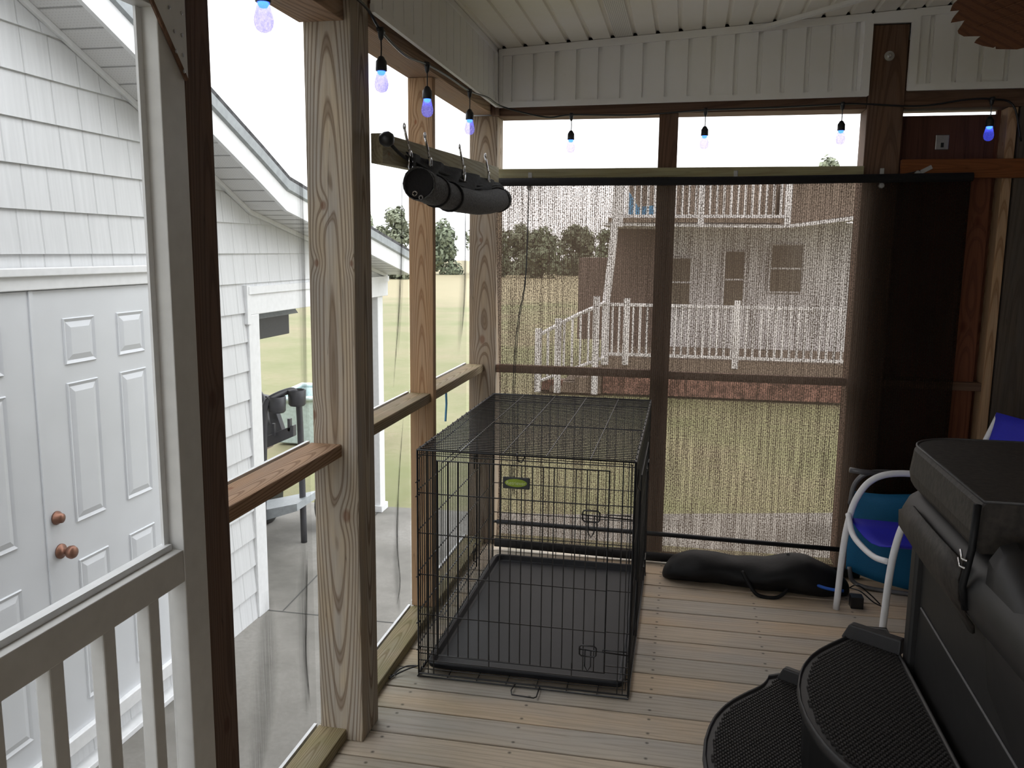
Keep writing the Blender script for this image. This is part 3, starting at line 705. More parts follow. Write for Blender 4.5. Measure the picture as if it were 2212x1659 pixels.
# ================================================================== string lights
def lamp_at(p, label, first=[None]):
    g = 'blue string light bulbs round the porch'
    if first[0]: return dup(first[0], p, label, g)
    t = thing('string_light_bulb', label, 'light bulb', p, g); first[0] = t
    x, y, z = p    # p = hanging point on the cable
    obj('tee_joint', MB().tube([(x, y-.022, z), (x, y+.022, z)], .007, 8).lathe([(.0085, .008), (.0095, -.004), (.0075, -.02), (.003, -.028)], p, 12), M['blackplastic'], t, smooth=True)
    obj('drop_cord', MB().tube([(x, y, z-.02), (x+.001, y, z-.05), (x, y, z-.072)], .0022, 6), M['black'], t)
    sx = obj('socket', MB().lathe([(.003, -.070), (.008, -.073), (.013, -.082), (.016, -.086), (.0165, -.105), (.0165, -.112), (.012, -.113)], p, 20), M['blackplastic'], t, smooth=True)
    bl = MB().lathe([(.0125, -.110), (.0135, -.118), (.0165, -.130), (.0195, -.142), (.0205, -.150), (.019, -.160), (.0145, -.168), (.007, -.172), (.001, -.173)], p, 24)
    b = obj('glass_bulb', bl, M['bulb'], t, smooth=True, loc=(x, y, z-.06))
    b.location = (0, 0, -.06)
    obj('led_core', MB().lathe([(.001, -.111), (.0105, -.112), (.0115, -.117), (.008, -.123), (.001, -.125)], p, 16), M['led'], t, smooth=True)
    return t
HANG = [((-.885, 1.742, 2.118), 'large clear bulb glowing blue, hung nearest the camera left of the thick post'),
        ((-.893, 2.475, 2.125), 'blue-lit bulb just right of the thick post, top of the left wall'),
        ((-.893, 2.93, 2.123), 'blue-lit bulb hanging before the slim orange-brown stud'),
        ((-.893, 3.52, 2.140), 'blue-lit bulb nearest the far left corner post'),
        ((-.553, 4.105, 2.128), 'leftmost bulb on the end wall, against the white sky'),
        ((.057, 4.105, 2.137), 'middle bulb on the end wall, right of the centre stud'),
        ((.643, 4.105, 2.150), 'bulb on the end wall just left of the dark brown post'),
        ((1.243, 4.105, 2.157), 'deep blue glowing bulb in front of the reddish plywood')]
for p, l in HANG: lamp_at(p, l)
cable = []
pts = [(-.9, -.6, 2.2), (-.9, .6, 2.2)]
hp = [Vector(p) for p, _ in HANG]
seq = [Vector((-.895, .3, 2.15)), hp[0], Vector((-.905, 2.1, 2.165)), Vector((-.900, 2.36, 2.165)), hp[1], Vector((-.895, 2.7, 2.105)), hp[2], Vector((-.893, 3.2, 2.135)), hp[3], Vector((-.895, 3.85, 2.17)), Vector((-.87, 4.08, 2.165)),
       hp[4]-Vector((.12, 0, .008)), hp[4], Vector((-.25, 4.108, 2.122)), hp[5], Vector((.35, 4.108, 2.142)), hp[6], Vector((.74, 4.118, 2.150)), Vector((.96, 4.12, 2.137)), hp[7]+Vector((-.1, 0, 0)), hp[7], Vector((1.33, 4.11, 2.13)), Vector((1.37, 4.10, 1.98))]
tag(obj('light_cable', MB().tube(bez(seq, 6), .0042, 6), M['black'], loc=(-.9, 2.4, 2.12), smooth=True), 'black string-light cable running along the left wall and the end wall', 'cable')

# loose vinyl trim hanging from the ceiling
m = MB(); cl = bez([(.235, 4.10, 2.482), (.30, 4.04, 2.482), (.42, 3.93, 2.487), (.55, 3.84, 2.50), (.72, 3.74, 2.52), (.9, 3.66, 2.535)], 6)
for off in (0, 1):
    vs = []
    for i, c in enumerate(cl):
        wd = .016*math.sin(min(1, i/6)*math.pi/2)
        vs += [(c.x, c.y+off*.012, c.z-wd-off*.004), (c.x+.004, c.y+.012+off*.012, c.z+wd*.2)]
    m.add(vs, [(2*i, 2*i+1, 2*i+3, 2*i+2) for i in range(len(cl)-1)])
tag(obj('loose_trim', m, M['vinyl'], loc=(.235, 4.1, 2.48), solid=.0015, recalc=False), 'loose bent white vinyl trim strip sagging from the ceiling', 'trim strip')

# ================================================================== ceiling fan with carved leaf blades
fx, fy, fz = 1.20, 2.32, 2.225
t = thing('ceiling_fan', 'carved brown leaf-shaped ceiling fan blade reaching in at the upper right', 'ceiling fan', (fx, fy, fz))
obj('motor', MB().lathe([(.02, .10), (.09, .09), (.12, .05), (.12, -.01), (.09, -.05), (.03, -.06)], (fx, fy, fz), 28), M['bladewood'], t, smooth=True)
obj('down_rod', MB().lathe([(.05, zc(fx)-fz-.002), (.05, zc(fx)-fz-.04), (.014, zc(fx)-fz-.06), (.014, .09)], (fx, fy, fz), 16), M['bladewood'], t, smooth=True)
def blade(ang):
    L, W2 = .93, .145
    out = []
    # leaf outline: narrow root, wide middle, lobed tip
    up = [(.12, .02), (.22, .055), (.35, .105), (.5, .138), (.65, .145), (.78, .13), (.86, .108), (.885, .092), (.850, .082), (.905, .062), (.925, .050), (.870, .040), (.93, .012), (.938, 0)]
    lo = [(.930, -.018), (.868, -.040), (.918, -.055), (.90, -.078), (.872, -.098), (.86, -.096), (.868, -.106), (.80, -.132), (.65, -.145), (.5, -.138), (.35, -.105), (.22, -.055), (.12, -.02)]
    poly = up+lo
    m = MB(); m.prism(poly, 2, -.006, .006)
    for k in (-3, -2, -1, 0, 1, 2, 3):       # carved ribs
        cl = [(.15+.1*j, k*.034*math.sin(min(1, (j+.6)/4)*math.pi/2)+0, -.0065) for j in range(7+(k == 0))]
        m.tube([(a, b*(1-.02*abs(k)), c) for a, b, c in cl], .0034, 5)
    mm = Matrix.Translation((fx, fy, fz)) @ Matrix.Rotation(R(ang), 4, 'Z') @ Matrix.Rotation(R(34), 4, 'X')
    b = obj('fan_blade', m.tf(mm), M['bladewood'], t)
    ir = MB().box(.08, .2, -.018, .018, .006, .012).tf(mm); obj('blade_iron', ir, M['metal'], b)
for k in range(5): blade(112+72*k)

# ================================================================== screen door at the left
t = thing('screen_door', 'white screen door with a mid rail and balusters at the left edge', 'door', (-.93, 1.4, 0))
xa, xb = -.9545, -.9145
Y0, Y1 = .56, 1.4845
obj('door_stile', MB().box(xa, xb, 1.408, Y1, .03, 2.08), M['framegrey'], t, bevel=.002)
obj('door_stile', MB().box(xa, xb, Y0, Y0+.077, .03, 2.08), M['framegrey'], t, bevel=.002)
obj('mid_rail', MB().box(xa, xb-.001, Y0+.078, 1.407, .868, .932), M['framegrey'], t, bevel=.002)
obj('top_rail', MB().box(xa, xb-.001, Y0+.078, 1.407, 1.91, 2.08), M['framegrey'], t, bevel=.002)
obj('bottom_rail', MB().box(xa, xb-.001, Y0+.078, 1.407, .03, .16), M['framegrey'], t, bevel=.002)
y = 1.322
while y > Y0+.1:
    obj('baluster', MB().box(-.952, -.925, y-.016, y+.016, .1605, .8715), M['framegrey'], t, bevel=.003); y -= .124
obj('door_screen', sheet(Y0+.07, 1.41, .14, 1.93, -.949, 6, 8), M['screendoor'], t, recalc=False)
obj('bead_and_lit_edge', MB().box(-.950, -.945, 1.392, 1.4075, .939, 1.909).box(-.9545, -.935, Y0+.079, 1.4, .9325, .944), M['white'], t)  # bead; the strip on the mid rail paints its lit top whiter
g = obj('corner_gusset', MB().prism([(1.362, 1.945), (1.484, 1.945), (1.484, 1.803)], 0, xb, xb+.008), M['framegrey'], t, bevel=.0015)
obj('gusset_edge', MB().tube([(xb+.004, 1.362, 1.945), (xb+.004, 1.484, 1.803)], .0045, 6), M['brown_z'], g)
sc_ = MB()
for yy, zz in ((1.432, 1.915), (1.470, 1.915), (1.445, 1.878), (1.468, 1.877), (1.448, 1.845), (1.469, 1.843), (1.470, 1.815), (1.41, 1.93)):
    sc_.lathe([(.0035, xb+.008), (.0035, xb+.0095), (.002, xb+.010)], (0, yy, zz), 8, 0)
obj('screw_heads', sc_, M['metal'], g)
# outer casing of the door opening
struct('trim_24', MB().box(-.992, -.9555, 1.4750, 1.4865, .0, 2.108), M['white'])

# ================================================================== dog crate
X0, X1, Yf, Yb, ZT = -.875, -.135, 2.736, 3.935, .825
t = thing('dog_crate', 'large black wire dog crate with a plastic tray on the deck', 'dog crate', (-.505, 3.3, 0))
WR = .0022
def grid(o, u, v, nu_, nv_, us=None, vs_=None, r=WR, frame=.0038):
    """wire grid on the rectangle o, o+u, o+v"""
    m = MB(); o, u, v = Vector(o), Vector(u), Vector(v)
    for s in (us if us is not None else [i/nu_ for i in range(1, nu_)]): m.rod(o+u*s, o+u*s+v, r, 4)
    for s in (vs_ if vs_ is not None else [i/nv_ for i in range(1, nv_)]): m.rod(o+v*s, o+v*s+u, r*1.1, 4)
    if frame: m.tube([o, o+u, o+u+v, o+v], frame, 6, closed=True)
    return m
H = ZT-.012
zr = [(z-.004)/H for z in (.112, .2336, .3806, .5304, .6746, .785)]
# front: fixed panel around the door opening, then the door itself
m = MB(); 
m.tube([(X0, Yf, .012), (X1, Yf, .012), (X1, Yf, ZT), (X0, Yf, ZT)], .0042, 6, closed=True)
m.tube([(X0+.008, Yf+.003, .03), (X1-.01, Yf+.003, .03), (X1-.01, Yf+.003, ZT-.01), (X0+.008, Yf+.003, ZT-.01)], .002, 5, closed=True)
for x in (X0+.035, X0+.055, -.173, -.155): m.rod((x, Yf, .012), (x, Yf, ZT), WR, 4)
for z in (.112, .2336, .3806, .5304, .6746):
    m.rod((X0, Yf, z), (-.800, Yf, z), WR, 4); m.rod((-.215, Yf, z), (X1, Yf, z), WR, 4)
for z in (.062, .088): m.rod((X0, Yf, z), (X1, Yf, z), WR, 4)
for x in (-.62, -.33): m.rod((x, Yf+.001, .062), (x, Yf+.001, .110), WR, 4)
m.rod((X0, Yf, .808), (X1, Yf, .808), WR, 4)
obj('front_panel', m, M['black'], t)
dm = MB(); yd = Yf-.006; dx0, dx1, dz0, dz1 = -.803, -.218, .088, .792
dm.tube([(dx0, yd, dz0), (dx1, yd, dz0), (dx1, yd, dz1), (dx0, yd, dz1)], .0034, 6, closed=True)
nx = 15
for i in range(1, nx+1):
    x = dx0+(dx1-dx0)*i/(nx+1); dm.rod((x, yd+.002, dz0), (x, yd+.002, dz1), WR*1.1, 4)
for z in (.2336, .3806, .5304, .6746): dm.rod((dx0, yd, z), (dx1, yd, z), WR*1.1, 4)
d = obj('front_door', dm, M['black'], t)
for zc_ in (.637, .165):
    lm = MB(); cx = -.274
    q = [(cx-.028, yd-.010, zc_-.012), (cx-.022, yd-.010, zc_-.018), (cx+.022, yd-.010, zc_-.018), (cx+.028, yd-.010, zc_-.012), (cx+.028, yd-.010, zc_+.014), (cx+.022, yd-.010, zc_+.02), (cx-.022, yd-.010, zc_+.02), (cx-.028, yd-.010, zc_+.014)]
    lm.tube(q, .0028, 6, closed=True)
    lm.rod((cx-.032, yd-.004, zc_+.003), (X1-.004, yd-.004, zc_-.004), .0026, 6)
    lm.tube([(cx+.05, yd-.004, zc_+.0), (cx+.05, yd-.010, zc_+.01), (X1-.03, yd-.010, zc_+.01), (X1-.01, yd-.004, zc_+.008)], .002, 5)
    lm.tube([(cx-.010, yd-.006, zc_+.004), (cx-.010, yd-.007, zc_-.055), (cx, yd-.008, zc_-.072), (cx+.010, yd-.007, zc_-.055), (cx+.010, yd-.006, zc_+.0)], .0024, 6)
    obj('latch', lm, M['black'], d, smooth=True)
bp = MB().box(-.572, -.480, Yf-.020, Yf-.013, .715, .755); bd = obj('badge', bp, M['badge'], t, bevel=.003)
ov = MB().lathe([(.0375, -.0215), (.0375, -.0195)], (0, 0, 0), 36, 1)
ov.v = [Vector((v.x-.527, v.y+Yf, v.z*.36+.736)) for v in ov.v]; obj('badge_oval', ov, M['green'], bd)
cu = bpy.data.curves.new('txt', 'FONT'); cu.body = 'Retriever'; cu.size = .0175; cu.align_x = 'CENTER'; cu.align_y = 'CENTER'; cu.extrude = .0003
to = bpy.data.objects.new('txt', cu); C.objects.link(to); bpy.context.view_layer.update()
tm = bpy.data.meshes.new_from_object(to); bpy.data.objects.remove(to)
tx = MB(); mm = Matrix.Translation((-.527, Yf-.0222, .7355)) @ Matrix.Rotation(R(90), 4, 'X')
tx.add([mm @ v.co for v in tm.vertices], [tuple(p.vertices) for p in tm.polygons]); obj('badge_lettering', tx, M['text'], bd)
# sides, back, top, bottom
for x, nm in ((X0, 'side_panel'), (X1, 'side_panel')):
    mm_ = grid((x, Yf, .012), (0, Yb-Yf, 0), (0, 0, H), 48, 6, vs_=zr)
    s_ = 1 if x > -.5 else -1
    dd = MB().tube([(x+s_*.006, Yf+.32, .08), (x+s_*.006, Yf+.88, .08), (x+s_*.006, Yf+.88, .70), (x+s_*.006, Yf+.32, .70)], .0028, 6, closed=True)
    sp_ = obj(nm, mm_, M['black'], t)
    obj('side_door_frame', dd, M['black'], sp_)
    for zz in (.60, .17):
        obj('latch', MB().tube([(x+s_*.010, Yf+.84, zz-.018), (x+s_*.010, Yf+.90, zz-.018), (x+s_*.010, Yf+.90, zz+.02), (x+s_*.010, Yf+.84, zz+.02)], .0028, 6, closed=True).rod((x+s_*.008, Yf+.80, zz), (x+s_*.008, Yf+.98, zz), .0026, 6).tube([(x+s_*.010, Yf+.86, zz), (x+s_*.014, Yf+.865, zz-.06), (x+s_*.010, Yf+.88, zz)], .0024, 5), M['black'], sp_)
obj('back_panel', grid((X0, Yb, .012), (X1-X0, 0, 0), (0, 0, H), 19, 6, vs_=zr), M['black'], t)
obj('top_panel', grid((X0, Yf, ZT), (X1-X0, 0, 0), (0, Yb-Yf, 0), 5, 48), M['black'], t)
obj('bottom_panel', grid((X0, Yf-.01, .006), (X1-X0, 0, 0), (0, Yb-Yf, 0), 7, 9, r=.0019), M['black'], t)
for y in [Yf+.03+i*(Yb-Yf-.06)/16 for i in range(17)]:
    for x in (X0, X1): obj('hinge_clip', MB().tube([(x-.004, y, ZT-.004), (x, y, ZT+.006), (x+.004, y, ZT-.004)], .0024, 5), M['black'], t)
for z in (.10, .20, .37, .66, .71): 
    obj('hinge_clip', MB().tube([(X0-.006, Yf-.004, z), (X0+.006, Yf-.006, z+.008), (X0+.008, Yf+.004, z+.012)], .0024, 5), M['black'], t)
obj('side_brace', MB().tube([(X1+.010, Yf-.0, .80), (X1+.006, Yf+.03, .74), (X1+.012, Yf+.11, .70), (X1+.012, Yf+.02, .44), (X1+.012, Yf+.01, .42)], .003, 6).tube([(X1+.012, Yf+.05, .50), (X1+.012, Yf+.10, .38), (X1+.010, Yf+.02, .22)], .003, 6), M['black'], t)
obj('handle', MB().tube([(-.525, Yf-.002, .010), (-.530, Yf-.05, .012), (-.522, Yf-.078, .012), (-.446, Yf-.084, .012), (-.438, Yf-.076, .012), (-.438, Yf-.002, .010)], .0024, 6), M['black'], t, smooth=True)
obj('handle', MB().tube([(-.53, Yf+.012, ZT+.004), (-.528, Yf-.004, ZT+.0), (-.523, Yf-.006, ZT-.018), (-.512, Yf-.006, ZT-.022), (-.504, Yf-.004, ZT-.010), (-.503, Yf+.012, ZT+.004)], .0022, 6), M['black'], t)
# tray: shallow pan with a rolled rim
tm_ = MB(); tx0, tx1, ty0, ty1 = -.858, -.150, 2.765, 3.915
def rr(x0, x1, y0, y1, r, z, n=5):
    o = []
    for cx, cy, a0 in ((x1-r, y1-r, 0), (x0+r, y1-r, 90), (x0+r, y0+r, 180), (x1-r, y0+r, 270)):
        for i in range(n+1): a = R(a0+90*i/n); o.append((cx+r*math.cos(a), cy+r*math.sin(a), z))
    return o
rings = [rr(tx0+.03, tx1-.03, ty0+.03, ty1-.03, .03, .014), rr(tx0+.022, tx1-.022, ty0+.022, ty1-.022, .03, .017), rr(tx0+.014, tx1-.014, ty0+.014, ty1-.014, .03, .038),
         rr(tx0+.006, tx1-.006, ty0+.006, ty1-.006, .03, .041), rr(tx0, tx1, ty0, ty1, .03, .036), rr(tx0+.004, tx1-.004, ty0+.004, ty1-.004, .03, .020)]
nr = len(rings[0]); vs = [p for r_i in rings for p in r_i]
fs = [tuple(range(nr))]+[(i*nr+k, i*nr+(k+1) % nr, (i+1)*nr+(k+1) % nr, (i+1)*nr+k) for i in range(len(rings)-1) for k in range(nr)]
tm_.add(vs, fs); o = obj('tray', tm_, M['traymat'], t, smooth=False, recalc=False, bevel=.002)
# bungee at the crate's foot
t = thing('bungee_cord', 'black elastic cord with hooked ends on the deck by the crate corner', 'cord', (-.95, 2.75, .01))
obj('elastic', MB().tube(bez([(-.878, 2.745, .035), (-.92, 2.74, .018), (-.96, 2.70, .008), (-.985+.02, 2.68, .008)], 6), .003, 6).tube(bez([(-.89, 2.75, .03), (-.93, 2.765, .016), (-.955, 2.745, .008), (-.96, 2.70, .008)], 6), .003, 6), M['black'], t, smooth=True)
obj('hook_end', MB().tube(arc((-.962, 2.70, .008), .009, 0, 270, 8, 'xy'), .0022, 5), M['chrome'], t)

# ================================================================== hot tub
tx0, tx1, ty0, ty1 = .640, 2.75, .45, 2.50
t = thing('hot_tub', 'black hot tub with a brown vinyl half cover at the right', 'hot tub', (1.7, 1.5, 0))
def rbox(x0, x1, y0, y1, prof, r, n=6):
    """stack of rounded rectangles: prof = [(outset, z)...]"""
    m = MB(); vs = []; L = None
    for o_, z in prof:
        ring = rr(x0-o_, x1+o_, y0-o_, y1+o_, max(.01, r+o_), z, n); L = len(ring); vs += ring
    k = len(prof)
    m.add(vs, [tuple(range(L))[::-1], tuple((k-1)*L+i for i in range(L))]+[(i*L+q, i*L+(q+1) % L, (i+1)*L+(q+1) % L, (i+1)*L+q) for i in range(k-1) for q in range(L)])
    return m
cb = obj('cabinet', rbox(tx0+.03, tx1-.03, ty0+.03, ty1-.03, [(-.01, .0), (0, .01), (0, .70), (-.01, .71)], .05), M['cabinet'], t)
obj('corner_trim', MB().box(tx0+.012, tx0+.05, ty1-.065, ty1-.012, .02, .70), M['cabinet'], cb, bevel=.008)
obj('cabinet_seam', MB().tube([(tx0+.028, ty0+.05, .475), (tx0+.028, ty1-.1, .545)], .004, 6), M['seam'], cb)
# shell: rounded lip, open over the near half
def open_shell():
    m = MB(); vs = []; pr = [(-.02, .70), (.015, .735), (.038, .775), (.042, .815), (.028, .85), (.0, .875), (-.05, .885), (-.09, .87), (-.12, .80), (-.20, .45), (-.30, .30)]
    for o_, z in pr:
        vs += rr(tx0-o_, tx1+o_, ty0-o_, ty1+o_, max(.03, .13+o_*.6), z, 8)
    L = len(vs)//len(pr); k = len(pr)
    m.add(vs, [tuple((k-1)*L+i for i in range(L))]+[(i*L+q, i*L+(q+1) % L, (i+1)*L+(q+1) % L, (i+1)*L+q) for i in range(k-1) for q in range(L)])
    return m
sh = obj('shell', open_shell(), M['shell'], t, smooth=True, recalc=False)
# far half of the cover, with piping, skirt flap and strap
def crect(o_, z):      # far corners rounded, near edge cut square at the fold
    x0, x1, y0, y1, r2 = .622-o_, 2.76+o_, 1.868, 2.51+o_, .13
    q = [(x0, y0, z)]
    q += [(x0+r2+r2*math.cos(R(180-a)), y1-r2+r2*math.sin(R(180-a)), z) for a in range(0, 91, 10)]
    q += [(x1-r2+r2*math.cos(R(90-a)), y1-r2+r2*math.sin(R(90-a)), z) for a in range(0, 91, 10)]
    return q+[(x1, y0, z)]
cpr = [(.0, .885), (.008, .90), (.012, .925), (.006, .985), (-.002, .998)]; m = MB(); L = len(crect(0, 0))
m.add([p for o_, z in cpr for p in crect(o_, z)], [tuple(range(L))[::-1], tuple(4*L+i for i in range(L))]+[(i*L+q, i*L+(q+1) % L, (i+1)*L+(q+1) % L, (i+1)*L+q) for i in range(4) for q in range(L)])
cv = obj('cover', m, M['cover'], t, smooth=False, bevel=.004)
pp = crect(.001, .998)
obj('cover_piping', MB().tube(pp, .0035, 6, closed=True), M['seam'], cv, smooth=True)
# skirt flap hanging over the lip, pointed at the bottom
fm = MB(); vs = []
rows = [(.86, .606, 1.885, 2.30), (.82, .598, 1.885, 2.40), (.775, .603, 1.89, 2.41), (.735, .625, 1.90, 2.30), (.705, .648, 1.92, 2.14), (.676, .660, 1.95, 1.985)]
for z, x, ya, yb in rows:
    for k in range(5): vs.append((x-.006-.004*math.sin(k/4*math.pi), ya+(yb-ya)*k/4, z))
fm.add(vs, [(i*5+k, i*5+k+1, (i+1)*5+k+1, (i+1)*5+k) for i in range(5) for k in range(4)])
obj('skirt_flap', fm, M['cover'], t, smooth=True, solid=.006)
st = obj('strap', MB().tube([(.606, 1.855, .995), (.602, 1.852, .90), (.590, 1.85, .82), (.60, 1.85, .77)], .008, 8), M['cloth_black'], t, smooth=True)
obj('buckle', MB().tube([(.588, 1.83, .882), (.585, 1.852, .878), (.588, 1.875, .890)], .003, 6).tube([(.585, 1.83, .866), (.582, 1.852, .862), (.585, 1.875, .872)], .0025, 6), M['chrome'], st, smooth=True)
# near half folded down over the side: a padded slab leaning out
rm = MB(); vs = []; n_ = 14
for i in range(n_+1):
    s = i/n_; yy = 1.79-.62*s; zt_ = .93-.20*s
    pr = [(.68, zt_-.36), (.635, zt_-.30), (.612, zt_-.10), (.615, zt_-.03), (.632, zt_), (.66, zt_+.012), (.70, zt_+.0), (.72, zt_-.04), (.74, zt_-.36)]
    for x, z in pr: vs.append((x, yy, z))
L = 9
rm.add(vs, [(i*L+k, i*L+k+1, (i+1)*L+k+1, (i+1)*L+k) for i in range(n_) for k in range(L-1)]+[tuple(range(L)), tuple(n_*L+k for k in range(L))])
fc = obj('folded_cover', rm, M['shell'], t, smooth=True)
for k in range(5): obj('rivet', MB().lathe([(.006, 0), (.006, .006), (.003, .008)], (.705, 1.66-.09*k, .930-.20*(.14+.09*k/.62)+.002), 8, 2), M['chrome'], fc)

# ================================================================== tub steps
def tread(xa_, xc, ya, yb, z, th, apex, name, parent):
    """D-shaped tread: straight back at xc, bowed front reaching apex, S-shaped ears at both ends"""
    ymid = (ya+yb)/2; hl = (yb-ya)/2; out = []
    N_ = 28
    def fx_(s):      # s in -1..1 along y, front x
        b = math.cos(s*math.pi/2)**.55 if abs(s) < 1 else 0
        return xc-(xc-xa_)*.0-(xa_*0)+(-(xc-apex)*(b*.82+.18*(1-abs(s)**6)))
    for i in range(N_+1):
        s = -1+2*i/N_; out.append((fx_(s), ymid+hl*s))
    return out
t = thing('hot_tub_steps', 'two-tier dark plastic steps with ribbed treads beside the hot tub', 'steps', (.38, 2.15, 0))
def stepbody(apex, back, yc, hl, z, nm, ribs=True):
    outl = []
    PF = [(0, 0), (.08, .005), (.15, .018), (.21, .035), (.27, .062), (.32, .094), (.37, .135), (.41, .172), (.44, .193), (.47, .206), (.495, .212), (.51, .225), (.515, .245)]
    def off(d):
        d = abs(d)
        for (a, b), (c, e) in zip(PF, PF[1:]):
            if a <= d <= c: return b+(e-b)*(d-a)/(c-a)
        return .245
    for i in range(53):
        d = -.515+1.03*i/52; outl.append((apex+off(d), yc+d))
    hl = .515
    out2 = outl+[(back, yc+hl), (back, yc-hl)]
    m = MB(); cx = (apex+back)/2
    def ring(k, zz): return [(cx+(x-cx)*k, yc+(y-yc)*k, zz) for x, y in out2]
    rs = [ring(.90, .0 if nm == 'lower_step' else z-.035), ring(.95, z-.034), ring(.985, z-.030), ring(1.0, z-.018), ring(.995, z-.006), ring(.975, z+.001), ring(.955, z-.002), ring(.945, z-.007)]
    if nm == 'upper_step': rs = [ring(.86, .0)]+rs
    L = len(out2); vs = [p for r_i in rs for p in r_i]; k = len(rs)
    m.add(vs, [tuple(range(L))[::-1], tuple((k-1)*L+i for i in range(L))]+[(i*L+q, i*L+(q+1) % L, (i+1)*L+(q+1) % L, (i+1)*L+q) for i in range(k-1) for q in range(L)])
    st_ = obj(nm, m, M['rubber'], t, bevel=.0)
    for p in st_.data.polygons: p.use_smooth = len(p.vertices) == 4
    # tread studs
    tm2 = MB(); dx, dy = .0135, .0135
    def inside(x, y):
        if abs(y-yc) > .465: return False
        return apex+off(y-yc)+.026 < x < back-.015
    ix = 0; x = apex
    while x < back:
        y = yc-hl; iy = 0
        while y < yc+hl:
            xx = x+(dx/2 if iy % 2 else 0)
            if inside(xx, y):
                q = .0046; w_ = .0022; z0, z1 = z-.007, z-.001
                tm2.add([(xx-q, y-q, z0), (xx+q, y-q, z0), (xx+q, y+q, z0), (xx-q, y+q, z0), (xx-w_, y-w_*1.6, z1), (xx+w_, y-w_*1.6, z1), (xx+w_, y+w_*1.6, z1), (xx-w_, y+w_*1.6, z1)],
                        [(4, 5, 6, 7), (0, 1, 5, 4), (1, 2, 6, 5), (2, 3, 7, 6), (3, 0, 4, 7)])
            y += dy*.62; iy += 1
        x += dx
    obj('tread_studs', tm2, M['tread'], st_, recalc=False)
    return st_
lo_ = stepbody(.094, .50, 2.15, .49, .19, 'lower_step')
up_ = stepbody(.328, .650, 2.155, .49, .37, 'upper_step')
def sideblock(pts, z0, z1, w_, parent):
    m = MB(); (xa2, ya2), (xb2, yb2) = pts
    d = Vector((xb2-xa2, yb2-ya2, 0)).normalized(); n2 = Vector((d.y, -d.x, 0))
    A = Vector((xa2, ya2, 0)); B = Vector((xb2, yb2, 0)); ww = n2*w_
    m.add([A+Vector((0, 0, z0)), B+Vector((0, 0, z0)), B+ww+Vector((0, 0, z0)), A+ww+Vector((0, 0, z0)),
           A+d*.02+ww*.15+Vector((0, 0, z1)), B+ww*.15+Vector((0, 0, z1)), B+ww*.85+Vector((0, 0, z1)), A+d*.02+ww*.85+Vector((0, 0, z1))],
          [(3, 2, 1, 0), (4, 5, 6, 7), (0, 1, 5, 4), (1, 2, 6, 5), (2, 3, 7, 6), (3, 0, 4, 7)])
    return obj('side_block', m, M['rubber'], parent, bevel=.005)
sideblock([(.525, 2.615), (.668, 2.515)], .362, .408, .045, up_)
sideblock([(.345, 2.655), (.47, 2.575)], .183, .225, .035, lo_)
sideblock([(.525, 1.72), (.635, 1.76)], .362, .408, .045, up_)

# ================================================================== duffel bag on the deck
t = thing('folded_chair_bag', 'long black drawstring carry bag lying on the deck under the shade', 'bag', (.35, 3.86, 0))
m = MB(); secs = []; n_ = 26; seg = 18; vs = []
prof = [(-.055, .03), (-.04, .075), (0, .10), (.1, .125), (.2, .128), (.3, .115), (.4, .13), (.5, .155), (.58, .16), (.66, .13), (.72, .095), (.77, .05)]
def pf(x):
    for (a, b), (c, d) in zip(prof, prof[1:]):
        if a <= x <= c: return b+(d-b)*(x-a)/(c-a)
    return prof[-1][1]
for i in range(n_+1):
    x = -.055+.825*i/n_; h = pf(x); yc_ = 3.90-.05*(i/n_)+.015*math.sin(x*9)
    for k in range(seg):
        a = 2*math.pi*k/seg; ca, sa = math.cos(a), math.sin(a)
        rad = 1+.16*noise.noise(Vector((x*9, ca*1.6, sa*1.6+3)))+.07*noise.noise(Vector((x*30, ca*3, sa*3)))
        z = h*.5+h*.55*sa*rad; y = yc_+min(.115, h*.9)*ca*rad
        vs.append((x, y, max(.003, z)))
m.add(vs, [(i*seg+k, i*seg+(k+1) % seg, (i+1)*seg+(k+1) % seg, (i+1)*seg+k) for i in range(n_) for k in range(seg)]+[tuple(range(seg))[::-1], tuple(n_*seg+k for k in range(seg))])
obj('bag_body', m, M['cloth_black'], t, smooth=True, subd=1)
obj('shoulder_strap', MB().tube(bez([(.30, 3.80, .09), (.33, 3.755, .05), (.37, 3.735, .010), (.45, 3.735, .008), (.50, 3.76, .05), (.53, 3.80, .12), (.5, 3.86, .165)], 6), .009, 6), M['cloth_black'], t, smooth=True)
obj('blue_lining', MB().tube(bez([(.60, 3.755, .075), (.66, 3.725, .07), (.72, 3.72, .068)], 4), [.007]*9, 8), M['brightblue'], t, smooth=True)
obj('drawstring', MB().tube(bez([(.76, 3.84, .04), (.80, 3.78, .05), (.85, 3.74, .02), (.90, 3.72, .006)], 5), .003, 5).tube(bez([(.76, 3.83, .04), (.79, 3.80, .07), (.84, 3.78, .04), (.88, 3.76, .006)], 5), .003, 5).box(.75, .80, 3.70, 3.75, .0, .05), M['black'], t)

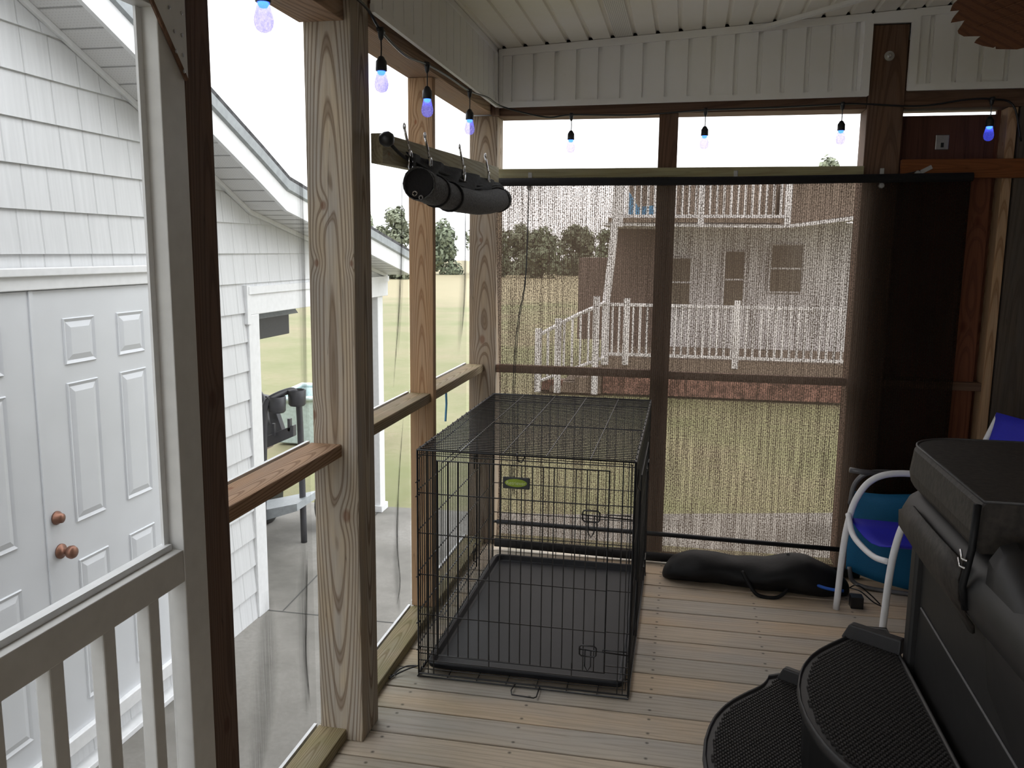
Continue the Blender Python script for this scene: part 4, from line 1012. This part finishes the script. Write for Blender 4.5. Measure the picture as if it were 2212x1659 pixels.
# ================================================================== white framed patio chair
t = thing('patio_chair', 'white tubular patio chair with royal blue sling, behind the hot tub', 'chair', (.95, 3.55, 0))
A = Vector((.687, 3.68, 0)); B = Vector((.800, 3.36, 0)); dv = Vector((.975, .12, 0)).normalized()
def side(P):
    pts = [P+Vector((0, 0, .0)), P+dv*.012+Vector((0, 0, .28)), P+dv*.03+Vector((0, 0, .42)), P+dv*.055+Vector((0, 0, .50)), P+dv*.10+Vector((0, 0, .565)), P+dv*.17+Vector((0, 0, .598)), P+dv*.28+Vector((0, 0, .602)), P+dv*.40+Vector((0, 0, .58)), P+dv*.46+Vector((0, 0, .54))]
    return MB().tube(bez(pts, 5), .0135, 12)
for P in (A, B):
    lg = obj('front_leg', side(P), M['whitemetal'], t, smooth=True)
    Q = P+dv*.40
    obj('rear_leg', MB().tube(bez([Q+dv*.20, Q+dv*.10+Vector((0, 0, .3)), Q+dv*.06+Vector((0, 0, .46)), Q+dv*.10+Vector((0, 0, .62)), Q+dv*.19+Vector((0, 0, .86))], 5), .0125, 12), M['whitemetal'], t, smooth=True)
br = bez([A+Vector((.02, -.005, .425)), A+Vector((.03, -.07, .36)), A+Vector((.055, -.16, .335)), A+Vector((.085, -.24, .325)), B+Vector((.002, .012, .335))], 6)
obj('seat_bar', MB().tube(br, .012, 10), M['whitemetal'], t, smooth=True)
m = MB(); vs = []
for i in range(9):
    u = i/8
    for k in range(7):
        w2 = k/6; p = A.lerp(B, w2)+dv*(.03+.43*u); z = .405-.05*math.sin(w2*math.pi)-.03*u
        vs.append((p.x, p.y, z))
m.add(vs, [(i*7+k, i*7+k+1, (i+1)*7+k+1, (i+1)*7+k) for i in range(8) for k in range(6)]); obj('seat_sling', m, M['blue'], t, smooth=True, solid=.004)
m = MB(); vs = []
for i in range(9):
    u = i/8
    for k in range(7):
        w2 = k/6; p = A.lerp(B, w2)+dv*(.465+.115*u); vs.append((p.x, p.y, .38+.49*u))
m.add(vs, [(i*7+k, i*7+k+1, (i+1)*7+k+1, (i+1)*7+k) for i in range(8) for k in range(6)]); obj('back_sling', m, M['blue'], t, smooth=True, solid=.004)
# ================================================================== folded teal chair
t = thing('folding_chair', 'folded teal canvas camp chair leaning behind the white chair', 'chair', (.9, 3.95, 0))
m = MB(); vs = []
for j in range(11):
    w2 = j/10
    for i in range(11):
        u = i/10; x = .775+.36*u
        y = 3.985-.07*math.sin(min(1, u*2.2)*math.pi/2)-.05*w2*0+.03*w2
        z = (.075-.13*u*.55)+w2*(.36+.10*u)+.0
        vs.append((x, y, max(.012, z)))
m.add(vs, [(j*11+i, j*11+i+1, (j+1)*11+i+1, (j+1)*11+i) for j in range(10) for i in range(10)])
obj('canvas', m, M['teal'], t, smooth=True, solid=.012)
obj('frame', MB().tube(bez([(.772, 3.99, .38), (.785, 3.99, .47), (.83, 3.985, .525), (.92, 3.98, .54), (1.12, 3.975, .53)], 5), .011, 10).tube([(.752, 3.95, .548), (.80, 3.952, .542), (.93, 3.955, .535)], .012, 10), M['grey'], t, smooth=True)
obj('foot_tube', MB().tube(bez([(.785, 3.97, .09), (.80, 3.955, .03), (.86, 3.93, .012), (1.0, 3.90, .012), (1.1, 3.88, .012)], 5), .010, 10), M['grey'], t, smooth=True)

# ================================================================== OUTSIDE
GZ = -.90
# concrete slab and lawn
m = MB().prism([(-4.6, -4), (4.5, -4), (4.5, 8.9), (1.5, 8.22), (-1.0, 7.58), (-1.7, 7.47), (-4.6, 7.35)], 2, GZ-.08, GZ)
pt = struct('patio', m, M['concrete'])
m = MB().add([(-4.6, 5.02, GZ+.0012), (4.5, 4.98, GZ+.0012), (4.5, 4.992, GZ+.0012), (-4.6, 5.032, GZ+.0012)], [(0, 1, 2, 3)]).add([(-2.56, 5.03, GZ+.0012), (-2.55, 5.03, GZ+.0012), (-2.70, 7.38, GZ+.0012), (-2.715, 7.38, GZ+.0012)], [(0, 1, 2, 3)])
struct('expansion_joint', m, plain('dark_joint', (.07, .07, .065), .9), parent=pt, recalc=False)
m = MB(); n_ = 24
m.quad((-160, -30, GZ-.045), (160, -30, GZ-.045), (160, 200, GZ-.045), (-160, 200, GZ-.045)); struct('lawn', m, M['lawn'])
# leaf on the slab
lf = MB().add([(-2.550, 3.93, GZ+.004), (-2.490, 3.97, GZ+.02), (-2.460, 4.03, GZ+.01), (-2.500, 4.06, GZ+.025), (-2.540, 4.04, GZ+.012), (-2.570, 4.05, GZ+.02), (-2.565, 3.99, GZ+.012)], [(0, 1, 6), (1, 2, 3, 4), (1, 4, 6), (4, 5, 6)])
tag(obj('dry_leaf', lf, M['leaf'], loc=(-2.6, 4, GZ), solid=.002), 'curled orange-brown leaf on the concrete below the white door', 'leaf')

# ---------------- garage
GX = -2.68
RK = [(-1.2, 3.25), (.2, 3.74), (3.205, 2.484), (4.006, 2.151), (4.642, 1.884), (4.98, 1.735), (5.803, 1.582), (7.088, 1.343), (7.46, 1.275)]
def rk(y):
    for (a, b), (c, d) in zip(RK, RK[1:]):
        if a <= y <= c: return b+(d-b)*(y-a)/(c-a)
    return RK[-1][1]
t = thing('garage', 'white shake-sided garage with a gabled roof and open carport beside the porch', 'garage', (GX, 3, GZ))
m = MB(); z = GZ; k = 0
while z < 3.7:
    z1 = z+.182; ymax = 4.93 if z1 < 1.26 else 7.40
    y0 = -1.2
    segs = 40
    ys = [y0+(ymax-y0)*i/segs for i in range(segs+1)]
    for a, b in zip(ys, ys[1:]):
        ta, tb = min(z1, rk(a)), min(z1, rk(b))
        if ta <= z+.001 and tb <= z+.001: continue
        ta, tb = max(ta, z), max(tb, z)
        za = max(z, 1.19) if a > 4.92 else z
        if ta <= za and tb <= za: continue
        xa1, xt = GX+.014, GX+.001
        m.quad((xa1, a, za), (xa1, b, za), (xt, b, max(tb, za)), (xt, a, max(ta, za)))
        m.quad((xa1, a, za), (xa1, b, za), (GX-.002, b, za-.001), (GX-.002, a, za-.001))
    z = z1; k += 1
wl_ = obj('wall_siding', m, M['siding'], t, loc=(0, 0, GZ), recalc=False)
m = MB().box(-6.8, GX-.003, -1.2, 4.95, GZ, 2.0).prism([(-1.2, 2.0), (4.4, 2.0), (3.2, 2.47), (.2, 3.7), (-1.2, 3.1)], 0, -6.8, GX-.003); obj('wall_body', m, M['housewhite'], t)
obj('corner_board', MB().box(GX-.02, GX+.024, 4.90, 5.035, GZ, 1.085), M['white'], t, bevel=.003)
obj('carport_beam', MB().box(GX-.14, GX+.022, 4.90, 7.47, 1.085, 1.262), M['white'], t, bevel=.004)
obj('beam_trim', MB().box(GX+.022, GX+.034, 4.90, 7.47, 1.215, 1.262).box(GX+.0, GX+.03, 4.88, 4.92, 1.03, 1.27), M['white'], t)
obj('carport_column', MB().box(GX-.13, GX+.0, 7.26, 7.39, GZ, 1.0845).box(GX-.15, GX+.02, 7.24, 7.41, GZ, GZ+.06), M['white'], t, bevel=.004)
# rake: soffit, fascia, drip edge, shingles
OV = GX+.24
def strip(pts, f, name, mat, **kw):
    m = MB(); vs = []
    for y, z_ in pts: vs += f(y, z_)
    L = len(vs)//len(pts)
    m.add(vs, [(i*L+k2, i*L+(k2+1) % L, (i+1)*L+(k2+1) % L, (i+1)*L+k2) for i in range(len(pts)-1) for k2 in range(L)]+[tuple(range(L)), tuple((len(pts)-1)*L+q for q in range(L))])
    return obj(name, m, mat, t, **kw)
FB = [(-1.2, 3.55), (.2, 3.80), (3.238, 2.483), (3.649, 2.306), (4.211, 2.06), (4.906, 1.767), (5.03, 1.715), (5.289, 1.663), (6.459, 1.476), (7.52, 1.275)]
FB = [(y, rk(min(y, 7.46))) for y in (-1.2, .2, 1.5, 3.2, 3.6, 4.0, 4.3, 4.642, 4.85, 4.98, 5.3, 5.803, 6.4, 7.088, 7.46)]
FB = [(y, z+.028) for y, z in FB]
strip(FB, lambda y, z: [(GX-.0, y, z-.028), (OV, y, z-.028), (OV, y, z-.016), (GX, y, z-.016)], 'soffit', M['soffit'])
strip(FB, lambda y, z: [(GX+.006, y, z-.055), (GX+.024, y, z-.055), (GX+.024, y, z-.029), (GX+.006, y, z-.029)], 'rake_molding', M['white'])
jm = MB(); y = 1.0
while y < 7.3:
    z_ = rk(y)-.0015; jm.quad((GX+.02, y, z_), (OV-.005, y, z_), (OV-.005, y+.008, rk(y+.008)-.0015), (GX+.02, y+.008, rk(y+.008)-.0015)); y += .125
obj('soffit_joints', jm, plain('soffit_groove', (.36, .36, .36), .6), t, recalc=False)
strip(FB, lambda y, z: [(OV, y, z-.035), (OV+.022, y, z-.035), (OV+.022, y, z+.125), (OV, y, z+.125)], 'fascia_board', M['white'])
strip(FB, lambda y, z: [(OV+.0225, y, z+.085), (OV+.040, y, z+.095), (OV+.045, y, z+.150), (OV+.0225, y, z+.150)], 'drip_edge', M['drip'])
strip(FB, lambda y, z: [(-7.0, y, z+.126), (OV+.045, y, z+.151), (OV+.05, y, z+.170), (-7.0, y, z+.170)], 'roof', M['roof'])
# double door
obj('door_header', MB().box(GX+.012, GX+.05, 2.0, 4.09, 1.318, 1.405), M['white'], t, bevel=.004)
obj('header_cap', MB().box(GX+.012, GX+.065, 1.98, 4.11, 1.375, 1.41), M['white'], t, bevel=.004)
obj('door_casing', MB().box(GX+.012, GX+.045, 4.0, 4.085, GZ+.13, 1.317), M['white'], t, bevel=.004)
obj('threshold', MB().box(GX+.0, GX+.08, 2.0, 4.12, GZ+.0, GZ+.03).box(GX+.012, GX+.06, 2.0, 4.10, GZ+.13, GZ+.20), M['white'], t, bevel=.004)
def pdoor(y0, y1, knobside):
    z0, z1 = -.700, 1.315; xf = GX+.034
    d = obj('entry_door', MB().box(GX+.012, xf, y0, y1, z0, z1), M['doorwhite'], t, bevel=.003)
    W_ = y1-y0
    pc = [(y0+.17, y0+.375), (y0+.532, y0+.737)]
    for (a, b) in pc:
        for (c, e) in ((.985, 1.190), (.270, .905), (-.58, .095)):
            m = MB(); q = .018
            # raised field with sloping bevel, recessed moulding line around it
            m.add([(xf, a, c), (xf, b, c), (xf, b, e), (xf, a, e), (xf+.007, a+.004, c+.004), (xf+.007, b-.004, c+.004), (xf+.007, b-.004, e-.004), (xf+.007, a+.004, e-.004),
                   (xf+.001, a+q, c+q), (xf+.001, b-q, c+q), (xf+.001, b-q, e-q), (xf+.001, a+q, e-q),
                   (xf+.008, a+q*2.4, c+q*2.4), (xf+.008, b-q*2.4, c+q*2.4), (xf+.008, b-q*2.4, e-q*2.4), (xf+.008, a+q*2.4, e-q*2.4)],
                  [(0, 1, 5, 4), (1, 2, 6, 5), (2, 3, 7, 6), (3, 0, 4, 7), (4, 5, 9, 8), (5, 6, 10, 9), (6, 7, 11, 10), (7, 4, 8, 11), (8, 9, 13, 12), (9, 10, 14, 13), (10, 11, 15, 14), (11, 8, 12, 15), (12, 13, 14, 15)])
            obj('door_panel', m, M['doorwhite'], d)
    return d
d2 = pdoor(3.083, 3.985, 0); d1 = pdoor(2.17, 3.072, 1)
kx = GX+.034
obj('door_knob', MB().lathe([(.033, .0), (.033, .008), (.014, .012), (.013, .035), (.027, .045), (.030, .06), (.024, .072), (.005, .075)], (kx, 3.145, .175), 20, 0), M['brass'], d2, smooth=True)
obj('deadbolt', MB().lathe([(.030, .0), (.030, .008), (.022, .014), (.021, .030), (.004, .033)], (kx, 3.135, .330), 20, 0), M['brass'], d2, smooth=True)
for z_ in (.98, .33, -.42):
    obj('hinge', MB().box(kx-.004, kx+.003, 3.986, 4.012, z_-.05, z_+.05).tube([(kx+.004, 3.992, z_-.05), (kx+.004, 3.992, z_+.05)], .006, 8), M['brasshinge'], d2)
obj('astragal', MB().box(kx-.01, kx+.006, 3.066, 3.088, -.70, 1.315), M['doorwhite'], t)

# box hanging in the carport
t = thing('hanging_box', 'dark box with a grey lid hanging under the carport beam', 'box', (-3.0, 5.85, .95))
m = MB().box(-3.03, -2.95, 5.40, 6.06, .858, 1.012); b_x = obj('box_body', m, M['cartdark'], t, bevel=.006)
obj('box_lid', MB().prism([(-3.06, 1.012), (-2.90, 1.012), (-2.93, 1.052), (-3.06, 1.062)], 1, 5.36, 6.12), M['drip'], t, bevel=.004)
obj('hanger', MB().rod((-2.99, 5.5, 1.055), (-2.81, 5.5, 1.10), .006).rod((-2.99, 6.0, 1.055), (-2.81, 6.0, 1.10), .006), M['metal'], t)

# ---------------- cart with safety bar and cup holders
gy = 6.2; sx = gy/6.0
t = thing('utility_cart', 'dark framed cart with two cup holders parked in the carport', 'cart', (-3.2, 6.2, GZ))
def cp(x, z, y=6.2):  # coordinates measured on the plane y=6
    return (x*y/6.0, y, 1.5+(z-1.5)*y/6.0)
obj('safety_bar', MB().tube(bez([cp(-3.20, -.75, 6.05), cp(-3.17, -.15, 6.05), cp(-3.155, .16, 6.05), cp(-3.15, .26, 6.05), cp(-3.12, .335, 6.07), cp(-3.04, .385, 6.15), cp(-2.95, .42, 6.25), cp(-2.90, .425, 6.3), cp(-2.865, .38, 6.33), cp(-2.86, .28, 6.33), cp(-2.855, .05, 6.33), cp(-2.85, -.8, 6.33)], 4), .026, 12), M['cartdark'], t, smooth=True)
obj('cross_bar', MB().prism([(cp(-3.17, 0, 6.1)[0], .02), (cp(-2.85, 0, 6.3)[0], .12), (cp(-2.85, 0, 6.3)[0], .03), (cp(-3.17, 0, 6.1)[0], -.075)], 1, 6.16, 6.22), M['cartdark'], t, bevel=.006)
for x, y, z_ in ((-3.105, 6.12, .30), (-3.0, 6.26, .335)):
    ch = obj('cup_holder', MB().lathe([(.055, -.075), (.068, -.06), (.072, .05), (.066, .055), (.060, .05), (.055, -.05)], (x, y, z_), 20), M['cartdark'], t, smooth=True)
obj('bar_bolts', MB().box(-3.16, -3.14, 6.13, 6.16, .03, .13).box(-3.04, -3.02, 6.16, 6.2, .07, .17), M['cartdark'], t)
obj('seat_back', MB().tube(bez([cp(-3.6, .30, 6.6), cp(-3.4, .45, 6.5), cp(-3.27, .44, 6.45), cp(-3.17, .36, 6.4), cp(-3.13, .15, 6.35)], 5), .03, 10), M['cartdark'], t, smooth=True)
obj('seat_cushion', MB().box(-3.95, -3.52, 6.5, 6.9, -.25, .12), M['tan'], t, bevel=.04)
obj('seat_side', MB().prism([(-3.44, .30), (-3.32, .28), (-3.22, -.03), (-3.28, -.08), (-3.32, -.02), (-3.52, -.2)], 1, 6.45, 6.52), M['cartdark'], t, bevel=.01)
obj('foot_plate', MB().prism([(-3.42, -.62), (-2.95, -.50), (-2.95, -.56), (-3.4, -.72)], 1, 6.1, 6.5), M['drip'], t)
for x in (-3.55, -2.95):
    obj('wheel', MB().lathe([(.10, -.05), (.20, -.06), (.23, -.04), (.23, .04), (.20, .06), (.10, .05)], (x, 6.75, GZ+.23), 24, 0), M['blackplastic'], t, smooth=True)
t = thing('garden_tub', 'pale aqua moulded plastic tub standing on the lawn behind the cart', 'tub', (-3.6, 8.2, GZ))
m = MB().add([(-4.95, 9.75, -.90), (-4.25, 9.75, -.90), (-4.15, 10.3, -.90), (-4.95, 10.5, -.90), (-5.0, 9.62, -.36), (-3.95, 9.62, -.27), (-3.85, 10.4, -.27), (-5.0, 10.6, -.32)],
             [(3, 2, 1, 0), (0, 1, 5, 4), (1, 2, 6, 5), (2, 3, 7, 6), (3, 0, 4, 7)])
obj('tub_body', m, M['paleblue'], t, solid=.05, bevel=.02)
obj('tub_rim', MB().tube([(-5.0, 9.60, -.36), (-3.93, 9.60, -.27), (-3.83, 10.4, -.27), (-5.0, 10.6, -.32)], .04, 8, closed=True), M['paleblue'], t, smooth=True)

# blue strip of tape on the third screen
tag(obj('blue_tape', MB().tube([(-1.0585, 3.745, .86), (-1.0585, 3.752, .80), (-1.0585, 3.735, .72)], .0055, 6), M['card'], loc=(-1.058, 3.74, .8)), 'thin blue strip stuck to the farthest left screen, below the rail', 'tape')

# ---------------- neighbouring house seen through the shade
t = thing('neighbour_house', 'white two-storey house with a railed porch and balcony beyond the end wall', 'house', (1.5, 16, GZ))
obj('house_wall', MB().box(-.50, 3.0, 16.5, 22, GZ, 2.05), M['housewhite'], t)
obj('porch_screen_wall', MB().box(-1.40, -.52, 16.45, 16.6, -.45, 2.05), M['housebrown'], t)
obj('left_wing', MB().box(-2.05, -1.42, 16.7, 18, -.2, 1.38), M['housebrown'], t)
for (x0, x1, z0, z1) in ((.68, 1.06, .50, 1.53), (1.50, 2.08, .80, 1.66), (-.50, .10, .50, 1.40)):
    wn = obj('window', MB().box(x0, x1, 16.44, 16.495, z0, z1), M['window_dark'], t)
    obj('window_frame', MB().tube([(x0, 16.43, z0), (x1, 16.43, z0), (x1, 16.43, z1), (x0, 16.43, z1)], .03, 4, closed=True).box(x0, x1, 16.42, 16.435, (z0+z1)/2-.015, (z0+z1)/2+.015), M['housewhite'], wn)
obj('porch_deck', MB().box(-1.35, 3.0, 14.5, 16.5, -.48, -.27), M['skirt'], t)
obj('brick_base', MB().box(-1.32, 2.97, 14.54, 14.62, GZ, -.481).box(-2.4, -1.3, 14.62, 14.7, GZ, -.72), M['brick'], t)
obj('porch_roof', MB().prism([(-1.4, 1.93), (1.55, 1.90), (2.75, 2.06), (3.2, 2.13), (3.2, 2.18), (2.75, 2.12), (1.55, 1.955), (-1.4, 1.98)], 1, 14.5, 16.6), M['housewhite'], t)
obj('porch_ceiling_band', MB().box(-1.3, 1.57, 14.46, 14.5, 1.985, 2.055), M['skirt'], t)
obj('gable_roof', MB().prism([(1.58, 1.97), (2.75, 2.13), (3.4, 2.22), (3.4, 2.75), (1.58, 2.75)], 1, 14.8, 18), M['skirt'], t)
obj('upper_wall', MB().box(-1.1, 1.5, 15.8, 20, 2.1, 2.7), M['skirt'], t)
def railing(x0, x1, z0, z1, y, nb, name, posts=()):
    r = obj(name, MB().box(x0, x1, y-.03, y+.03, z1-.05, z1).box(x0, x1, y-.02, y+.02, z0, z0+.05), M['housewhite'], t)
    for i in range(1, nb): 
        x = x0+(x1-x0)*i/nb; obj('baluster', MB().box(x-.018, x+.018, y-.015, y+.015, z0+.05, z1-.05), M['housewhite'], r)
    for x in posts: obj('railing_post', MB().box(x-.05, x+.05, y-.05, y+.05, z0-.15, z1+.08), M['housewhite'], r)
railing(-1.30, 2.85, -.24, .65, 14.5, 36, 'porch_railing', (-1.3, -.95, .85, 2.65))
railing(-1.10, 1.55, 2.06, 2.88, 14.5, 24, 'balcony_railing', (-1.1, .2, 1.55))
obj('porch_column', MB().tube([(-1.30, 14.5, -.4), (-1.30, 14.5, .65), (-1.22, 14.5, 1.5), (-1.14, 14.5, 2.95)], .065, 8), M['housewhite'], t)
sr = obj('stair_railing', MB().tube([(-1.30, 14.4, .66), (-1.75, 14.4, .45), (-2.0, 14.4, .32), (-2.42, 14.4, .08)], .035, 6).tube([(-1.30, 14.4, -.27), (-2.42, 14.4, -.72)], .03, 6), M['housewhite'], t)
for k in range(1, 8):
    x = -1.30-1.1*k/8; zt_ = .66-.57*k/8; zb_ = -.27-.45*k/8
    obj('baluster', MB().box(x-.018, x+.018, 14.385, 14.415, zb_, zt_), M['housewhite'], sr)
for x, zt_ in ((-2.43, .19), (-2.09, .37), (-1.45, .76)): obj('railing_post', MB().box(x-.05, x+.05, 14.35, 14.45, GZ, zt_), M['housewhite'], sr)
sm = MB()
for k in range(5): sm.box(-1.35-.22*(k+1), -1.35-.22*k, 14.45, 15.5, GZ, -.45-.09*(k+1))
obj('stairs', sm, M['skirt'], t)
obj('downpipe', MB().box(2.60, 2.68, 14.42, 14.48, GZ, -.4), M['housewhite'], t)
tag(obj('blue_balcony_chair', MB().prism([(-1.0, 2.12), (-.35, 2.12), (-.30, 2.48), (-.42, 2.50), (-.55, 2.28), (-.85, 2.25), (-1.0, 2.5)], 1, 14.9, 15.3), M['bluecanvas'], loc=(-.7, 15, 2.1)), 'light blue chair on the balcony of the far house', 'chair')

# ---------------- trees
def tree(name, x, y, h, rad, mat, label, seed, low=.12):
    rnd = random.Random(seed)
    t = thing(name, label, 'tree', (x, y, GZ-.05), 'trees at the far edge of the field')
    obj('trunk', MB().tube([(x, y, GZ-.1), (x+.1, y, GZ+h*.35), (x, y, GZ+h*.7)], [h*.03, h*.022, h*.01], 8), M['trunk'], t, smooth=True)
    m = MB(); cs = []
    for k in range(30):
        a = rnd.uniform(0, 6.283); q = rnd.uniform(0, 1)**.6; zz = rnd.uniform(low, .9)
        wz = math.sin(min(1, (1.02-zz)/.55)*math.pi/2)
        cs.append((Vector((x+math.cos(a)*rad*q*.7*wz, y+math.sin(a)*rad*q*.7*wz, GZ+h*zz)), rad*rnd.uniform(.28, .45)*(.55+.45*wz)))
    for c, r in cs:
        for k in range(110):
            d = Vector((rnd.gauss(0, 1), rnd.gauss(0, 1), rnd.gauss(0, 1))).normalized(); p = c+d*r*rnd.uniform(.55, 1.05)
            u = d.orthogonal().normalized()*r*rnd.uniform(.14, .26); v_ = d.cross(u).normalized()*r*rnd.uniform(.14, .26)
            j = Vector((rnd.uniform(-.1, .1), rnd.uniform(-.1, .1), rnd.uniform(-.1, .1)))*r
            m.add([p-u, p-v_*.8+j, p+u, p+v_-j], [(0, 1, 2, 3)])
    obj('crown', m, M[mat], t, recalc=False)
TR = [(-30.3, 76, 6.9, 2.6, 'crown', 'broad dark green tree, left of those seen past the carport roof'), (-29.2, 84, 6.9, 2.5, 'crown2', 'olive green tree seen over the carport roof beside the slim stud'),
      (-24.2, 84, 5.6, 2.3, 'crown', 'rounded dark tree seen between the slim stud and the corner post'), (-21.0, 90, 6.2, 2.3, 'crown2', 'small olive tree just left of the corner post'),
      (-17.6, 78, 5.3, 1.9, 'crown', 'dark tree hidden mostly by the corner post'), (-17.0, 88, 5.2, 2.5, 'crown2', 'first tree right of the corner post, dim through the shade'),
      (-13.0, 78, 4.6, 2.2, 'crown', 'second tree right of the corner post, dim through the shade'), (-11.0, 88, 5.2, 2.6, 'crown2', 'third tree right of the corner post, dim through the shade'), (-7.0, 80, 4.6, 2.2, 'crown', 'tree beside the porch column, dim through the shade')]
for i, (x, y, h, r, mm_, lab) in enumerate(TR): tree('field_tree', x, y, h, r, mm_, lab, i, .02)
tree('garden_tree', 5.75, 40, 6.9, 1.5, 'crown2', 'treetop showing above the end batten near the brown post', 99, .3)
tree('field_bush', -24.0, 70, 1.6, 2.6, 'crown2', 'low green hedge clump at the field edge beside the carport column', 55, .0)
